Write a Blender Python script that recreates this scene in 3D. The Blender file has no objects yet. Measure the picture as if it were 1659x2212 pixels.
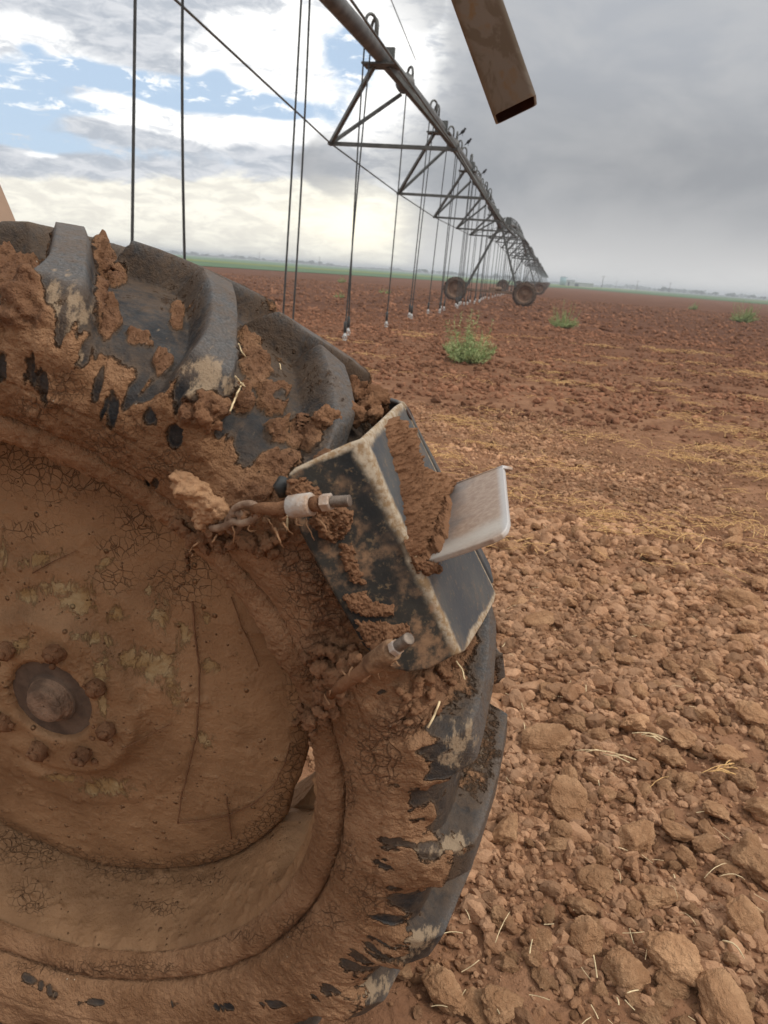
import bpy, math, random
import numpy as np
from mathutils import Vector, Matrix
random.seed(7); rng = np.random.default_rng(7)
SC = bpy.context.scene; COL = SC.collection
D2R = math.pi/180
# ------------------------------------------------------------ camera model (measured from the photograph)
F, PX, PY = 1600., 829.5, 1106.
CM = np.array([[0.97465488, 0.1336835, -0.17937836], [0.21150704, -0.28939997, 0.9335483], [0.07288791, -0.94782719, -0.3103401]])
CAMZ = 1.08
CAM = np.array([0, 0, CAMZ])
def ray(px, py):
    d = CM @ np.array([(px-PX)/F, (py-PY)/F, 1.]); return d/np.linalg.norm(d)
def azel(px, py):
    d = ray(px, py); return math.atan2(d[0], d[1]), math.asin(d[2])
def to_px(P):
    c = (np.asarray(P)-CAM) @ CM
    return PX+F*c[..., 0]/c[..., 2], PY+F*c[..., 1]/c[..., 2]
# wheel frame
WP = np.array([-0.54157555, 0.63546506, -0.54862925])+CAM
WA = np.array([-0.00681732, 0.99496444, 0.09999641])
WX = np.array([0.99997653, 0.00685166, 0.]); WZ = np.cross(WX, WA)
def wpt(th, off, r):
    th = np.asarray(th, float); off = np.asarray(off, float); r = np.asarray(r, float)
    return WP+off[..., None]*WA+(r*np.cos(th))[..., None]*WX+(r*np.sin(th))[..., None]*WZ
def on_off(px, py, off):                      # where the sight line meets the wheel plane at a given depth
    d = ray(px, py); t = ((WP-CAM+WA*off) @ WA)/(d @ WA); return CAM+d*t

# ------------------------------------------------------------ noise
def _hash(ix, iy, iz, seed):
    h = (ix.astype(np.uint32)*np.uint32(374761393)+iy.astype(np.uint32)*np.uint32(668265263)+iz.astype(np.uint32)*np.uint32(2246822519)+np.uint32(seed*3266489917 & 0xffffffff))
    h = (h ^ (h >> np.uint32(13)))*np.uint32(1274126177)
    return h ^ (h >> np.uint32(16))
def vnoise(P, seed=0):                        # value noise, range -1..1
    P = np.asarray(P, np.float32); i = np.floor(P).astype(np.int64); f = P-i; f = f*f*f*(f*(f*6-15)+10)
    out = 0
    for dx in (0, 1):
        wx = f[:, 0] if dx else 1-f[:, 0]
        for dy in (0, 1):
            wy = f[:, 1] if dy else 1-f[:, 1]
            for dz in (0, 1):
                wz = f[:, 2] if dz else 1-f[:, 2]
                h = _hash(i[:, 0]+dx, i[:, 1]+dy, i[:, 2]+dz, seed)
                out = out+wx*wy*wz*((h & np.uint32(0xffff)).astype(np.float32)/32767.5-1)
    return out
def fbm(P, oct=4, seed=0, gain=.5):
    P = np.asarray(P, np.float32); a = 1; s = 0; n = 0
    for k in range(oct):
        s = s+a*vnoise(P*(2.03**k)+17.3*k, seed+k); n += a; a *= gain
    return s/n
def sstep(a, b, x):
    t = np.clip((x-a)/(b-a), 0, 1); return t*t*(3-2*t)

# ------------------------------------------------------------ mesh helpers
def mesh_np(name, V, Q=None, T=None, mats=None, parent=None, smooth=True, attrs=None, mi=None):
    V = np.asarray(V, np.float32); me = bpy.data.meshes.new(name)
    nq = 0 if Q is None else len(Q); nt = 0 if T is None else len(T)
    me.vertices.add(len(V)); me.vertices.foreach_set('co', V.ravel())
    loops = np.concatenate([np.asarray(a, np.int32).ravel() for a in (Q, T) if a is not None and len(a)])
    me.loops.add(len(loops)); me.loops.foreach_set('vertex_index', loops)
    me.polygons.add(nq+nt)
    st = np.concatenate([np.arange(nq)*4, nq*4+np.arange(nt)*3]).astype(np.int32)
    me.polygons.foreach_set('loop_start', st)
    me.polygons.foreach_set('use_smooth', np.full(nq+nt, smooth, bool))
    for m in (mats if isinstance(mats, (list, tuple)) else [mats]):
        if m: me.materials.append(m)
    if mi is not None: me.polygons.foreach_set('material_index', np.asarray(mi, np.int32))
    me.update(calc_edges=True)
    if attrs:
        for k, v in attrs.items():
            a = me.attributes.new(k, 'FLOAT', 'POINT'); a.data.foreach_set('value', np.asarray(v, np.float32))
    return link(name, me, parent)
def link(name, data, parent=None):
    o = bpy.data.objects.new(name, data); COL.objects.link(o)
    if parent: o.parent = parent
    return o
def tag(o, label=None, cat=None, group=None, kind=None):
    if label: o['label'] = label
    if cat: o['category'] = cat
    if group: o['group'] = group
    if kind: o['kind'] = kind
    return o
def empty(name, loc=(0, 0, 0)):
    o = bpy.data.objects.new(name, None); o.location = loc; COL.objects.link(o); o.empty_display_size = .2; return o
def reparent(o, p):                            # keep world coordinates baked in the mesh although the thing's Empty stands at its base
    o.parent = p; o.matrix_parent_inverse = Matrix.Translation(-Vector(p.location))
class MB:
    def __init__(s): s.V = []; s.Q = []; s.T = []; s.n = 0; s.at = []
    def add(s, V, Q=None, T=None, a=None):
        V = np.asarray(V, float); s.V.append(V)
        if Q is not None and len(Q): s.Q.append(np.asarray(Q, int)+s.n)
        if T is not None and len(T): s.T.append(np.asarray(T, int)+s.n)
        s.at.append(np.full(len(V), 0. if a is None else a)); s.n += len(V)
    def build(s, name, mat, parent=None, smooth=True, attr=None):
        Q = np.concatenate(s.Q) if s.Q else None; T = np.concatenate(s.T) if s.T else None
        o = mesh_np(name, np.concatenate(s.V), Q, T, mat, None, smooth, {attr: np.concatenate(s.at)} if attr else None)
        if parent is not None: reparent(o, parent)
        return o
    def tube(s, pts, r, n=8, caps=True, a=None, flat=1.):
        pts = np.asarray(pts, float); m = len(pts); r = np.broadcast_to(np.asarray(r, float), (m,))
        t = np.gradient(pts, axis=0); t /= np.linalg.norm(t, axis=1)[:, None]+1e-12
        u = np.cross(t[0], [0, 0, 1.]);
        if np.linalg.norm(u) < .1: u = np.cross(t[0], [1., 0, 0])
        U = []
        for i in range(m):
            u = u-t[i]*(u @ t[i]); u /= np.linalg.norm(u); U.append(u)
        U = np.array(U); W = np.cross(t, U); an = np.arange(n)/n*2*math.pi
        V = pts[:, None]+r[:, None, None]*(np.cos(an)[None, :, None]*U[:, None]+flat*np.sin(an)[None, :, None]*W[:, None])
        i = np.arange(m-1)[:, None]*n; j = np.arange(n)[None]; k = (j+1) % n
        Q = np.stack([i+j, i+k, i+n+k, i+n+j], -1).reshape(-1, 4)
        V = V.reshape(-1, 3); T = []
        if caps:
            V = np.vstack([V, pts[0], pts[-1]]); c0 = m*n; c1 = c0+1
            T = [[c0, (q+1) % n, q] for q in range(n)]+[[c1, (m-1)*n+q, (m-1)*n+(q+1) % n] for q in range(n)]
        s.add(V, Q, T, a)
    def box(s, c, ax, ay, az, a=None):          # half vectors
        c, ax, ay, az = (np.asarray(q, float) for q in (c, ax, ay, az))
        V = [c+i*ax+j*ay+k*az for i in (-1, 1) for j in (-1, 1) for k in (-1, 1)]
        s.add(V, [[0, 1, 3, 2], [4, 6, 7, 5], [0, 4, 5, 1], [2, 3, 7, 6], [0, 2, 6, 4], [1, 5, 7, 3]], None, a)
    def bar(s, p, q, w, h, upv=(0, 0, 1.), a=None):
        p, q = np.asarray(p, float), np.asarray(q, float); d = (q-p)/2; dn = d/np.linalg.norm(d)
        u = np.cross(dn, upv); u /= np.linalg.norm(u); v = np.cross(u, dn); s.box((p+q)/2, d, u*w/2, v*h/2, a)
def ico(sub):
    import bmesh
    bm = bmesh.new(); bmesh.ops.create_icosphere(bm, subdivisions=sub, radius=1)
    V = np.array([v.co[:] for v in bm.verts]); T = np.array([[v.index for v in f.verts] for f in bm.faces]); bm.free(); return V, T
ICO = {k: ico(k) for k in (1, 2, 3, 4, 5)}
def rotm(r=None):
    q = (r or rng).normal(size=4); q /= np.linalg.norm(q); w, x, y, z = q
    return np.array([[1-2*(y*y+z*z), 2*(x*y-z*w), 2*(x*z+y*w)], [2*(x*y+z*w), 1-2*(x*x+z*z), 2*(y*z-x*w)], [2*(x*z-y*w), 2*(y*z+x*w), 1-2*(x*x+y*y)]])
def clod_shape(sub, seed, rough=.16, planes=9):
    g = np.random.default_rng(seed); V, T = ICO[sub]; n = V.copy(); rad = np.ones(len(V))
    for _ in range(planes):                     # broken faces
        d = g.normal(size=3); d /= np.linalg.norm(d); c = g.uniform(.58, .9); dd = n @ d
        lim = np.where(dd > .05, c/np.maximum(dd, .05), 9); rad = np.where(lim < rad, lim+(rad-lim)*.06, rad)
    rad = rad*(1+rough*fbm(n*1.6+seed*3.1, 3, seed)+rough*.42*fbm(n*6+seed, 3, seed+5)+(rough*.30*fbm(n*15+seed, 4, seed+8, .62) if sub > 3 else 0))
    V = n*rad[:, None]*np.array([1.12, 1., .82])*np.array([g.uniform(.85, 1.2), g.uniform(.8, 1.1), g.uniform(.75, 1.)])
    return V, T

# ------------------------------------------------------------ node helpers
class NT:
    def __init__(s, tree): s.t = tree; s.n = tree.nodes; s.l = tree.links
    def new(s, ty, **kw):
        n = s.n.new(ty)
        for k, v in kw.items(): setattr(n, k, v)
        return n
    def put(s, sock, v):
        if v is None: return
        if isinstance(v, bpy.types.NodeSocket): s.l.new(v, sock)
        else:
            if isinstance(v, (tuple, list)) and len(v) == 3 and sock.type == 'RGBA': v = (*v, 1)
            sock.default_value = v
    def m(s, op, a, b=None, c=None, clamp=False):
        n = s.new('ShaderNodeMath', operation=op, use_clamp=clamp)
        for i, v in enumerate((a, b, c)): s.put(n.inputs[i], v)
        return n.outputs[0]
    def v(s, op, a, b=None, out=0):
        n = s.new('ShaderNodeVectorMath', operation=op); s.put(n.inputs[0], a)
        if b is not None:
            s.put(n.inputs[3 if op == 'SCALE' else 1], b)
        return n.outputs[1] if op in ('DOT_PRODUCT', 'LENGTH', 'DISTANCE') else n.outputs[0]
    def mix(s, f, a, b, mode='MIX'):
        n = s.new('ShaderNodeMix', data_type='RGBA', blend_type=mode, clamp_factor=True)
        s.put(n.inputs[0], f); s.put(n.inputs[6], a); s.put(n.inputs[7], b); return n.outputs[2]
    def ss(s, x, a, b, lo=0., hi=1.):
        n = s.new('ShaderNodeMapRange', interpolation_type='SMOOTHSTEP')
        for i, q in enumerate((x, a, b, lo, hi)): s.put(n.inputs[i], q)
        return n.outputs[0]
    def noise(s, vec, scale, detail=4, rough=.55, dist=0., dim='3D'):
        n = s.new('ShaderNodeTexNoise', noise_dimensions=dim); s.put(n.inputs['Vector'], vec)
        s.put(n.inputs['Scale'], scale); s.put(n.inputs['Detail'], detail); s.put(n.inputs['Roughness'], rough); s.put(n.inputs['Distortion'], dist)
        return n.outputs[0]
    def vor(s, vec, scale, feat='DISTANCE_TO_EDGE'):
        n = s.new('ShaderNodeTexVoronoi', feature=feat); s.put(n.inputs['Vector'], vec); s.put(n.inputs['Scale'], scale); return n.outputs[0]
    def attr(s, name): return s.new('ShaderNodeAttribute', attribute_name=name).outputs['Fac']
    def comb(s, x, y, z):
        n = s.new('ShaderNodeCombineXYZ'); s.put(n.inputs[0], x); s.put(n.inputs[1], y); s.put(n.inputs[2], z); return n.outputs[0]
    def bump(s, h, dist, strength=1., normal=None):
        n = s.new('ShaderNodeBump'); s.put(n.inputs['Height'], h); s.put(n.inputs['Distance'], dist); s.put(n.inputs['Strength'], strength); s.put(n.inputs['Normal'], normal); return n.outputs[0]
def newmat(name):
    m = bpy.data.materials.new(name); m.use_nodes = True; t = NT(m.node_tree); b = m.node_tree.nodes['Principled BSDF']
    co = t.new('ShaderNodeTexCoord').outputs['Object']
    return m, t, b, co
def soilmat(name, c0, c1, scale=1., cracks=0., bump=.003, tone_attr=None, obj_rand=0., rough=.95, fine=1.):
    m, t, b, co = newmat(name)
    n1 = t.noise(co, 9*scale, 5, .6); n2 = t.noise(co, 70*scale, 4, .6); n3 = t.noise(co, 330*scale, 3, .6)
    col = t.mix(t.ss(n1, .3, .7), c0, c1)
    col = t.mix(t.m('MULTIPLY', t.ss(n2, .5, .78), .35), col, tuple(min(1, q*1.35) for q in c1))
    if tone_attr:
        a = t.attr(tone_attr); f = t.comb(a, a, a); col = t.mix(1., col, f, 'MULTIPLY')
    if obj_rand:
        r = t.new('ShaderNodeObjectInfo').outputs['Random']; f = t.m('ADD', t.m('MULTIPLY', r, obj_rand), 1-obj_rand/2); col = t.mix(1., col, t.comb(f, f, f), 'MULTIPLY')
    h = t.m('ADD', t.m('MULTIPLY', n2, 1.), t.m('MULTIPLY', n3, .5*fine))
    if cracks:
        w = t.v('ADD', co, t.v('SCALE', t.new('ShaderNodeTexNoise').outputs[1], 0.02))
        nt = t.new('ShaderNodeTexNoise'); t.put(nt.inputs['Vector'], co); t.put(nt.inputs['Scale'], 40)
        w = t.v('ADD', co, t.v('SCALE', nt.outputs[1], .012))
        d = t.vor(w, 75*scale); msk = t.ss(t.noise(co, 7*scale, 3), .5, .62)
        if tone_attr == 'crk': pass
        ck = t.m('MULTIPLY', t.ss(d, 0., .09, 1., 0.), t.m('MULTIPLY', msk, cracks))
        h = t.m('SUBTRACT', h, t.m('MULTIPLY', ck, 1.6))
        col = t.mix(t.m('MULTIPLY', ck, .75), col, tuple(q*.3 for q in c0))  # crevice shade of the cracks painted into the colour as well as the bump
    t.put(b.inputs['Base Color'], col); b.inputs['Roughness'].default_value = rough
    b.inputs['Specular IOR Level'].default_value = .04
    t.put(b.inputs['Normal'], t.bump(h, bump))
    return m
def simplemat(name, col, rough=.6, metal=0., var=.25, scale=30, bump=0.0005, col2=None, spec=.4):
    m, t, b, co = newmat(name); n = t.noise(co, scale, 5, .6)
    c = t.mix(t.ss(n, .32, .68), tuple(q*(1-var) for q in col), col2 or tuple(min(1, q*(1+var)) for q in col))
    t.put(b.inputs['Base Color'], c); b.inputs['Roughness'].default_value = rough; b.inputs['Metallic'].default_value = metal
    b.inputs['Specular IOR Level'].default_value = spec
    if bump: t.put(b.inputs['Normal'], t.bump(t.noise(co, scale*6, 3), bump))
    return m

SOIL_A = (.285, .147, .076); SOIL_B = (.46, .270, .160)
MUD_A = (.235, .121, .060); MUD_B = (.37, .208, .112)
M_soil_clod = soilmat('dry_soil_clod', (.35, .185, .095), (.53, .31, .17), .05, 0, .010, obj_rand=.28)
M_mud = soilmat('caked_mud', (.15, .074, .040), (.265, .140, .076), 1.6, 0, .003, fine=1.2)
M_mudlight = soilmat('dry_mud', (.31, .17, .09), (.44, .26, .145), 1.3, .8, .003)
M_hose = simplemat('dark_hose', (.035, .036, .034), .45, 0, .3, 20)
M_galv = simplemat('weathered_steel', (.105, .108, .10), .5, .25, .25, 12)
M_rust = simplemat('muddy_steel', (.23, .15, .10), .8, .1, .3, 15)
M_white = simplemat('white_plastic', (.5, .5, .48), .5, 0, .15, 60)
M_straw = simplemat('straw', (.62, .38, .16), .7, 0, .35, 90, 0, spec=.2)

# ------------------------------------------------------------ ground
def drop(x, y):
    return -.09*sstep(4, 34, np.sqrt(np.asarray(x, float)**2+np.asarray(y, float)**2))
def ground_h(x, y, fine=True):
    x = np.asarray(x, float).ravel(); y = np.asarray(y, float).ravel(); d = np.hypot(x, y)
    P = np.stack([x, y, x*0], 1)
    h = drop(x, y)+.030*fbm(P*.9, 3, 3)*np.clip(1.3-d/60, .3, 1)
    h = h+.016*fbm(P*3.2+5, 3, 8)*np.clip(1-d/50, 0, 1)
    if fine:
        n = fbm(P*11, 4, 13, .6); h = h+.016*n*np.clip(1.1-d/25, .0, 1)
        n = fbm(P*42, 3, 19, .6); h = h+.006*n*np.clip(1-d/6, 0, 1)
    return h
def on_ground(px, py, lift=0.):
    d = ray(px, py); z = 0
    for _ in range(6):
        t = (z-CAMZ)/d[2]; p = CAM+d*t; z = float(ground_h([p[0]], [p[1]], False)[0])
    return p
rr = [.45]
while rr[-1] < 60: rr.append(rr[-1]*1.0055)
while rr[-1] < 2500: rr.append(rr[-1]*1.035)
rr = np.array(rr); aa = np.concatenate([np.linspace(-44, 34, 340), np.linspace(34, 316, 95)[1:]])*D2R
na = len(aa)
R_, A_ = np.meshgrid(rr, aa, indexing='ij'); gx = (R_*np.sin(A_)).ravel(); gy = (R_*np.cos(A_)).ravel()
gz = ground_h(gx, gy); V = np.stack([gx, gy, gz], 1)
i = np.arange(len(rr)-1)[:, None]*na; j = np.arange(na-1)[None]
Q = np.stack([i+j, i+na+j, i+na+j+1, i+j+1], -1).reshape(-1, 4)
# close the small disc under the camera
V = np.vstack([V, [0, 0, 0]]); T = [[len(V)-1, q, q+1] for q in range(na-1)]
m, t, b, co = newmat('tilled_soil')
n0 = t.noise(co, .35, 4, .6); n1 = t.noise(co, 3, 5, .65); n2 = t.noise(co, 22, 5, .7); n3 = t.noise(co, 140, 4, .7)
col = t.mix(t.ss(n1, .35, .65), (.20, .098, .052), (.31, .165, .092))  # sheet coloured darker than the clods, painting in shade of the gaps between them
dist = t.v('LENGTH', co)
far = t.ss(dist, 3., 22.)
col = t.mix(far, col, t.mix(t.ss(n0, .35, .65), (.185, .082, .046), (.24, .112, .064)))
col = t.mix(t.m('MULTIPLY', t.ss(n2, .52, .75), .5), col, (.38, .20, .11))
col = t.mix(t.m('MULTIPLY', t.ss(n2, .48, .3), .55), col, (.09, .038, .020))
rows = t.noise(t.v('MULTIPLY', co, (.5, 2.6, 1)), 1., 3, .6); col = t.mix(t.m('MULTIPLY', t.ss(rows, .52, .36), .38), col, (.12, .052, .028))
# thin straw litter that colours the soil in patches away from the camera
sm = t.m('MULTIPLY', t.ss(t.noise(t.v('MULTIPLY', co, (1, 1.6, 1)), 1.7, 5, .7), .60, .70), t.ss(t.noise(co, 18, 4, .75), .5, .66))
sm = t.m('MULTIPLY', sm, t.m('MULTIPLY', t.ss(dist, 2.4, 5.), t.ss(dist, 10, 30, 1, .35)))
col = t.mix(t.m('MULTIPLY', sm, .7), col, (.52, .27, .09))
t.put(b.inputs['Base Color'], col); b.inputs['Roughness'].default_value = 1; b.inputs['Specular IOR Level'].default_value = .1
hh = t.m('ADD', t.m('MULTIPLY', n2, 2.), t.m('MULTIPLY', n3, .5))
t.put(b.inputs['Normal'], t.bump(hh, t.ss(dist, 2, 40, .006, .09)))
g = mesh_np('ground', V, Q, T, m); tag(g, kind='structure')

# clods ---------------------------------------------------
CL = [clod_shape(5, 100+k, .22, 11) for k in range(9)]
CLme = []
for k, (cv, ct) in enumerate(CL):
    o = mesh_np('soil_clod', cv, None, ct, M_soil_clod); CLme.append(o.data); bpy.data.objects.remove(o)
named = [(1223,1750,112,'wide flat-topped brown soil clod, largest one right of the tyre tread'),(1347,2110,96,'tall oblong soil clod leaning beside the broad one at the bottom'),(1449,2086,112,'broad rounded soil clod with a flat face, at the bottom right'),(1623,1878,84,'big rounded soil clod at the right edge of the picture'),(1549,2182,104,'large angular soil clod in the bottom right corner'),(1607,2010,76,None),(1457,2138,60,None),(1287,1918,70,None),(1255,1970,56,None),(1263,2036,76,None),(1479,1694,54,None),(1603,1694,60,None),(1091,1810,66,None),(1207,1802,56,None),(1201,1836,52,None),(1543,1762,60,None),(1455,1806,60,None),(1371,1830,84,None),(1081,1994,64,None),(1369,1970,40,None),(1299,1866,48,None),(1411,1950,64,None),(1563,1886,44,None),(1479,1862,44,None),(1519,1838,48,None),(1525,1802,40,None),(1149,2078,46,None),(1187,2130,36,None),(1229,2126,34,None),(1291,2150,36,None),(1419,2170,48,None),(1111,1698,40,None),(1227,1686,40,None),(1271,1686,34,None),(1311,1726,40,None),(1443,1650,60,None),(1471,1610,70,None),(1363,1578,76,None),(1243,1570,50,'small round soil clod beside a deep dark crack'),(1567,1646,60,None),(1167,1622,90,None),(1291,1598,44,None),(1019,2182,60,None),(1083,2186,76,None),(952,2154,78,'tall wedge-shaped soil clod below the tyre tread'),(868,2106,46,None),
(1291,1212,56,'blocky soil clod, the largest beyond the steel paddle'),(1247,1154,32,None),(1103,1196,50,None),(1167,1352,64,None),(1299,1424,50,None),(1339,1432,42,None),(1377,1376,42,None),(1415,1364,44,None),(1523,1472,56,None),(1599,1404,56,None),(1619,1368,50,None),(1603,1312,60,None),(1235,1312,36,None),(1375,1282,40,None),(1119,1306,36,None),(1139,1168,32,None),(1399,1204,48,None),(1491,1272,34,None),(1635,1272,48,None),(1583,1184,42,None),(1587,1162,36,None),(1467,1232,38,None),(1231,1268,36,None),(1180,1500,50,None),(1520,1560,60,None),(1620,1560,60,None),(1640,1760,70,None),(1380,1500,44,None),(1300,1530,40,None),(1450,1450,36,None)]
for q in range(95):
    while True:
        px, py = random.uniform(1080, 1690), random.uniform(1130, 2230)
        if px > 1110-max(0, py-1900)*.9: break
    named.append((px, py, random.uniform(24, 50)*(.55+.45*(py-1000)/1100), None))
taken = []
for q, (px, py, w, lab) in enumerate(named):
    p = on_ground(px, py); dd = np.linalg.norm(p-CAM); s_ = w/2*dd/F*.97
    hx = float(ground_h([p[0]], [p[1]], False)[0])
    o = link('soil_clod', CLme[q % 9]); o.location = (p[0], p[1], hx+s_*.48)
    o.rotation_euler = (random.uniform(-.5, .5), random.uniform(-.5, .5), random.uniform(0, 6.28))
    o.scale = (s_*random.uniform(.92, 1.12), s_*random.uniform(.85, 1.05), s_*random.uniform(.8, 1.05))
    tag(o, lab or 'dry reddish brown soil clod lying among smaller crumbs on the tilled ground', 'soil clod', 'large soil clods on the tilled ground right of the wheel')
    taken.append((p[0], p[1], s_))
CLs = {s: [clod_shape(s, 300+s*20+k, .27, 7) for k in range(10)] for s in (1, 2, 3)}
def scatter(x, y, size, sub):
    """numpy-joined clods: one block of vertices per prototype"""
    out = MB(); n = len(x); z = ground_h(x, y); pick = rng.integers(0, 10, n)
    for k in range(10):
        ii = np.where(pick == k)[0]
        if not len(ii): continue
        cv, ct = CLs[sub][k]; m_ = len(ii)
        q = rng.normal(size=(m_, 4)); q /= np.linalg.norm(q, axis=1)[:, None]; w, a, b_, c = q.T
        Rm = np.stack([1-2*(b_*b_+c*c), 2*(a*b_-c*w), 2*(a*c+b_*w), 2*(a*b_+c*w), 1-2*(a*a+c*c), 2*(b_*c-a*w), 2*(a*c-b_*w), 2*(b_*c+a*w), 1-2*(a*a+b_*b_)], 1).reshape(m_, 3, 3)
        VV = np.einsum('nij,vj->nvi', Rm, cv)*size[ii][:, None, None]; VV[:, :, 2] *= .85
        VV += np.stack([x[ii], y[ii], z[ii]+size[ii]*rng.uniform(-.15, .5, m_)], 1)[:, None]
        TT = (ct[None]+np.arange(m_)[:, None, None]*len(cv)).reshape(-1, 3)
        out.add(VV.reshape(-1, 3), None, TT); out.at[-1] = np.repeat(rng.uniform(.62, 1.2, m_)*(1+.28*fbm(np.stack([x[ii]*.5, y[ii]*2.6, y[ii]*0], 1), 2, 90)), len(cv))
    return out
def wedge(n, r0, r1, a0=-42, a1=32, power=1.):
    u = rng.random(n); r = (r0**power+(r1**power-r0**power)*u)**(1/power); a = rng.uniform(a0, a1, n)*D2R
    return r*np.sin(a), r*np.cos(a)
M_crumb = soilmat('soil_crumbs', SOIL_A, SOIL_B, 1., 0, .004, tone_attr='tone')
M_crumbfar = soilmat('far_soil_crumbs', (.20, .092, .052), (.29, .145, .084), .5, 0, .004, tone_attr='tone')
allm = MB()
def pour(n, r0, r1, smin, smax, sub, power=2., a0=-12, a1=34, big=3., acc=allm):
    x, y = wedge(n, r0, r1, a0, a1, power); s_ = smin*(smax/smin)**(rng.random(n)**big)
    mk = fbm(np.stack([x, y, x*0], 1)*1.3, 2, 33); keep = rng.random(n) < .62+.9*mk
    if r0 < 4: s_ = s_*(1+.5*mk)
    x, y, s_ = x[keep], y[keep], s_[keep]; q = scatter(x, y, s_, sub)
    for a, T_, at in zip(q.V, q.T, q.at):
        acc.add(a, None, T_-T_.min()); acc.at[-1] = at
pour(17000, .7, 1.7, .0025, .009, 1, 1.6, -16, 36, 2.5)
pour(5600, .7, 1.7, .007, .018, 2, 1.6, -16, 36, 1.4)
pour(700, .75, 1.9, .014, .030, 3, 1.6, -16, 36, 1.2)
pour(15000, .75, 2.9, .0028, .010, 1, 2.)
pour(13000, .75, 2.9, .006, .019, 2, 2., big=1.6)
pour(3200, .8, 3.6, .012, .032, 3, 2., big=1.8)
pour(42000, 2.4, 6.5, .005, .018, 1, 2., -14, 33, 2.2)
pour(3600, 2.4, 6., .010, .028, 2, 2., -14, 33, 2.)
o = allm.build('soil_crumbs', M_crumb, smooth=False, attr='tone'); tag(o, 'loose reddish brown soil crumbs and small clods covering the tilled ground near the wheel', 'soil', kind='stuff')
allf = MB()
pour(34000, 6, 20, .016, .055, 1, 1.6, -33, 24, 2., allf)
pour(22000, 18, 60, .035, .10, 1, 1.4, -38, 20, 2., allf)
o = allf.build('far_soil_crumbs', M_crumbfar, smooth=False, attr='tone'); tag(o, 'darker red-brown soil crumbs across the field beyond the steel cleat and under the irrigation line', 'soil', kind='stuff')

# straw ---------------------------------------------------
def straw(mb, p, L, r, ang, bend=.15, lift=.006, n=5, tilt=.1, a=1.):
    d = np.array([math.cos(ang), math.sin(ang), tilt]); s_ = np.array([-math.sin(ang), math.cos(ang), 0])
    tt = np.linspace(-.5, .5, n); c = random.uniform(-bend, bend)
    pts = [np.array(p)+d*L*q+s_*c*L*(q*q*4-1)*.5+np.array([0, 0, lift+abs(c)*L*.3*(1-4*q*q)]) for q in tt]
    mb.tube(pts, [r]*n, 4, False, a, flat=.6)
mb = MB()
for q in range(120):                              # tangled tufts
    d_ = (3.0+13*random.random()**1.3); az = random.uniform(-9 if d_ < 7 else -26, 21)*D2R
    if abs(math.sin(d_*1.9+az*4)) < .35: continue
    cx, cy = d_*math.sin(az), d_*math.cos(az); sz = random.uniform(.035, .11)*(1+d_*.06)
    n_ = int(random.uniform(10, 38))
    for k in range(n_):
        x = cx+random.gauss(0, sz*1.5); y = cy+random.gauss(0, sz*.6); z = float(ground_h([x], [y], False)[0])
        straw(mb, (x, y, z+.012+random.random()*.025), random.uniform(.04, .13)*(1+.04*d_), .0014+d_*.00016, random.gauss(0, .8), .5, .008, 4, random.uniform(-.3, .3))
o = mb.build('straw_litter', M_straw); tag(o, 'tangled orange-yellow dry straw scattered in tufts over the soil', 'straw', kind='stuff')
mb = MB()
for q in range(190):                              # loose bits near by
    d_ = .85+4*random.random()**1.6; az = random.uniform(-8, 33)*D2R; x, y = d_*math.sin(az), d_*math.cos(az)
    z = float(ground_h([x], [y], True)[0]); straw(mb, (x, y, z+.012+.012*random.random()), random.uniform(.008, .035)*(1+.15*d_), random.uniform(.0006, .0012), random.uniform(0, 6.28), .13, .004, 4, random.uniform(-.4, .4))
mbL = mb
M_strawp = simplemat('pale_straw', (.72, .56, .33), .6, 0, .3, 60, 0, spec=.25)
o = mbL.build('straw_fragments', M_strawp); tag(o, 'short pale broken bits of straw among the near clods', 'straw', kind='stuff')
for (x0, y0, x1, y1, w, lab) in [(1064,2072,1096,2004,3.2,'long straight yellow straw standing up near the tread bottom'),(1238,1648,1352,1664,3.2,'branched pale dry stem lying beyond the tall clods'),(1508,1698,1580,1680,3.4,'orange dry stem bundle beside a grey scrap'),(1396,1730,1440,1706,3.,'short orange stem resting next to a round clod'),(1513,1928,1562,1896,2.6,'thin grey straw slanting between two clods at right'),(1552,2066,1598,2106,7,'thick pale broken stalk near the bottom right corner'),(1456,2006,1496,2034,2.4,'thin bent straw left of the bottom right clods'),(1324,1910,1334,1942,3.2,'short pale straw standing beside a leaning clod'),(1436,1944,1456,1976,2.2,'fine straw crossing a dark gap between clods'),(1545,1925,1600,1932,3.2,'yellowish horizontal straw at right'),(1360,1610,1440,1625,4,'forked pale root on top of a large clod')]:
    a_, b_ = on_ground(x0, y0), on_ground(x1, y1); dd = np.linalg.norm(a_-CAM); mb = MB(); c = (a_+b_)/2; h_ = .035
    pts = [a_+(b_-a_)*q+np.array([0, 0, h_+.010*math.sin(q*3.1)])+rng.normal(0, .0003, 3) for q in np.linspace(0, 1, 8)]
    mb.tube(pts, np.array([1, 1, .95, .95, .9, .85, .75, .4])*w/4.2*dd/F, 6, True)
    if 'branch' in lab or 'fork' in lab or 'bundle' in lab:
        for k in range(3 if 'bundle' not in lab else 7):
            q = random.uniform(.2, .7); p0 = a_+(b_-a_)*q+np.array([0, 0, h_]); v_ = (b_-a_)*random.uniform(.3, .5); v_ = v_+np.cross(v_, [0, 0, 1.])*random.uniform(-.6, .6)
            mb.tube([p0, p0+v_*.5+[0, 0, .006], p0+v_], [w/2.6*dd/F]*3, 5, True)
    root = empty('straw', tuple(c)); st = mb.build('stalk', M_strawp if 'orange' not in lab else M_straw, root); tag(root, lab, 'straw')

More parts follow.
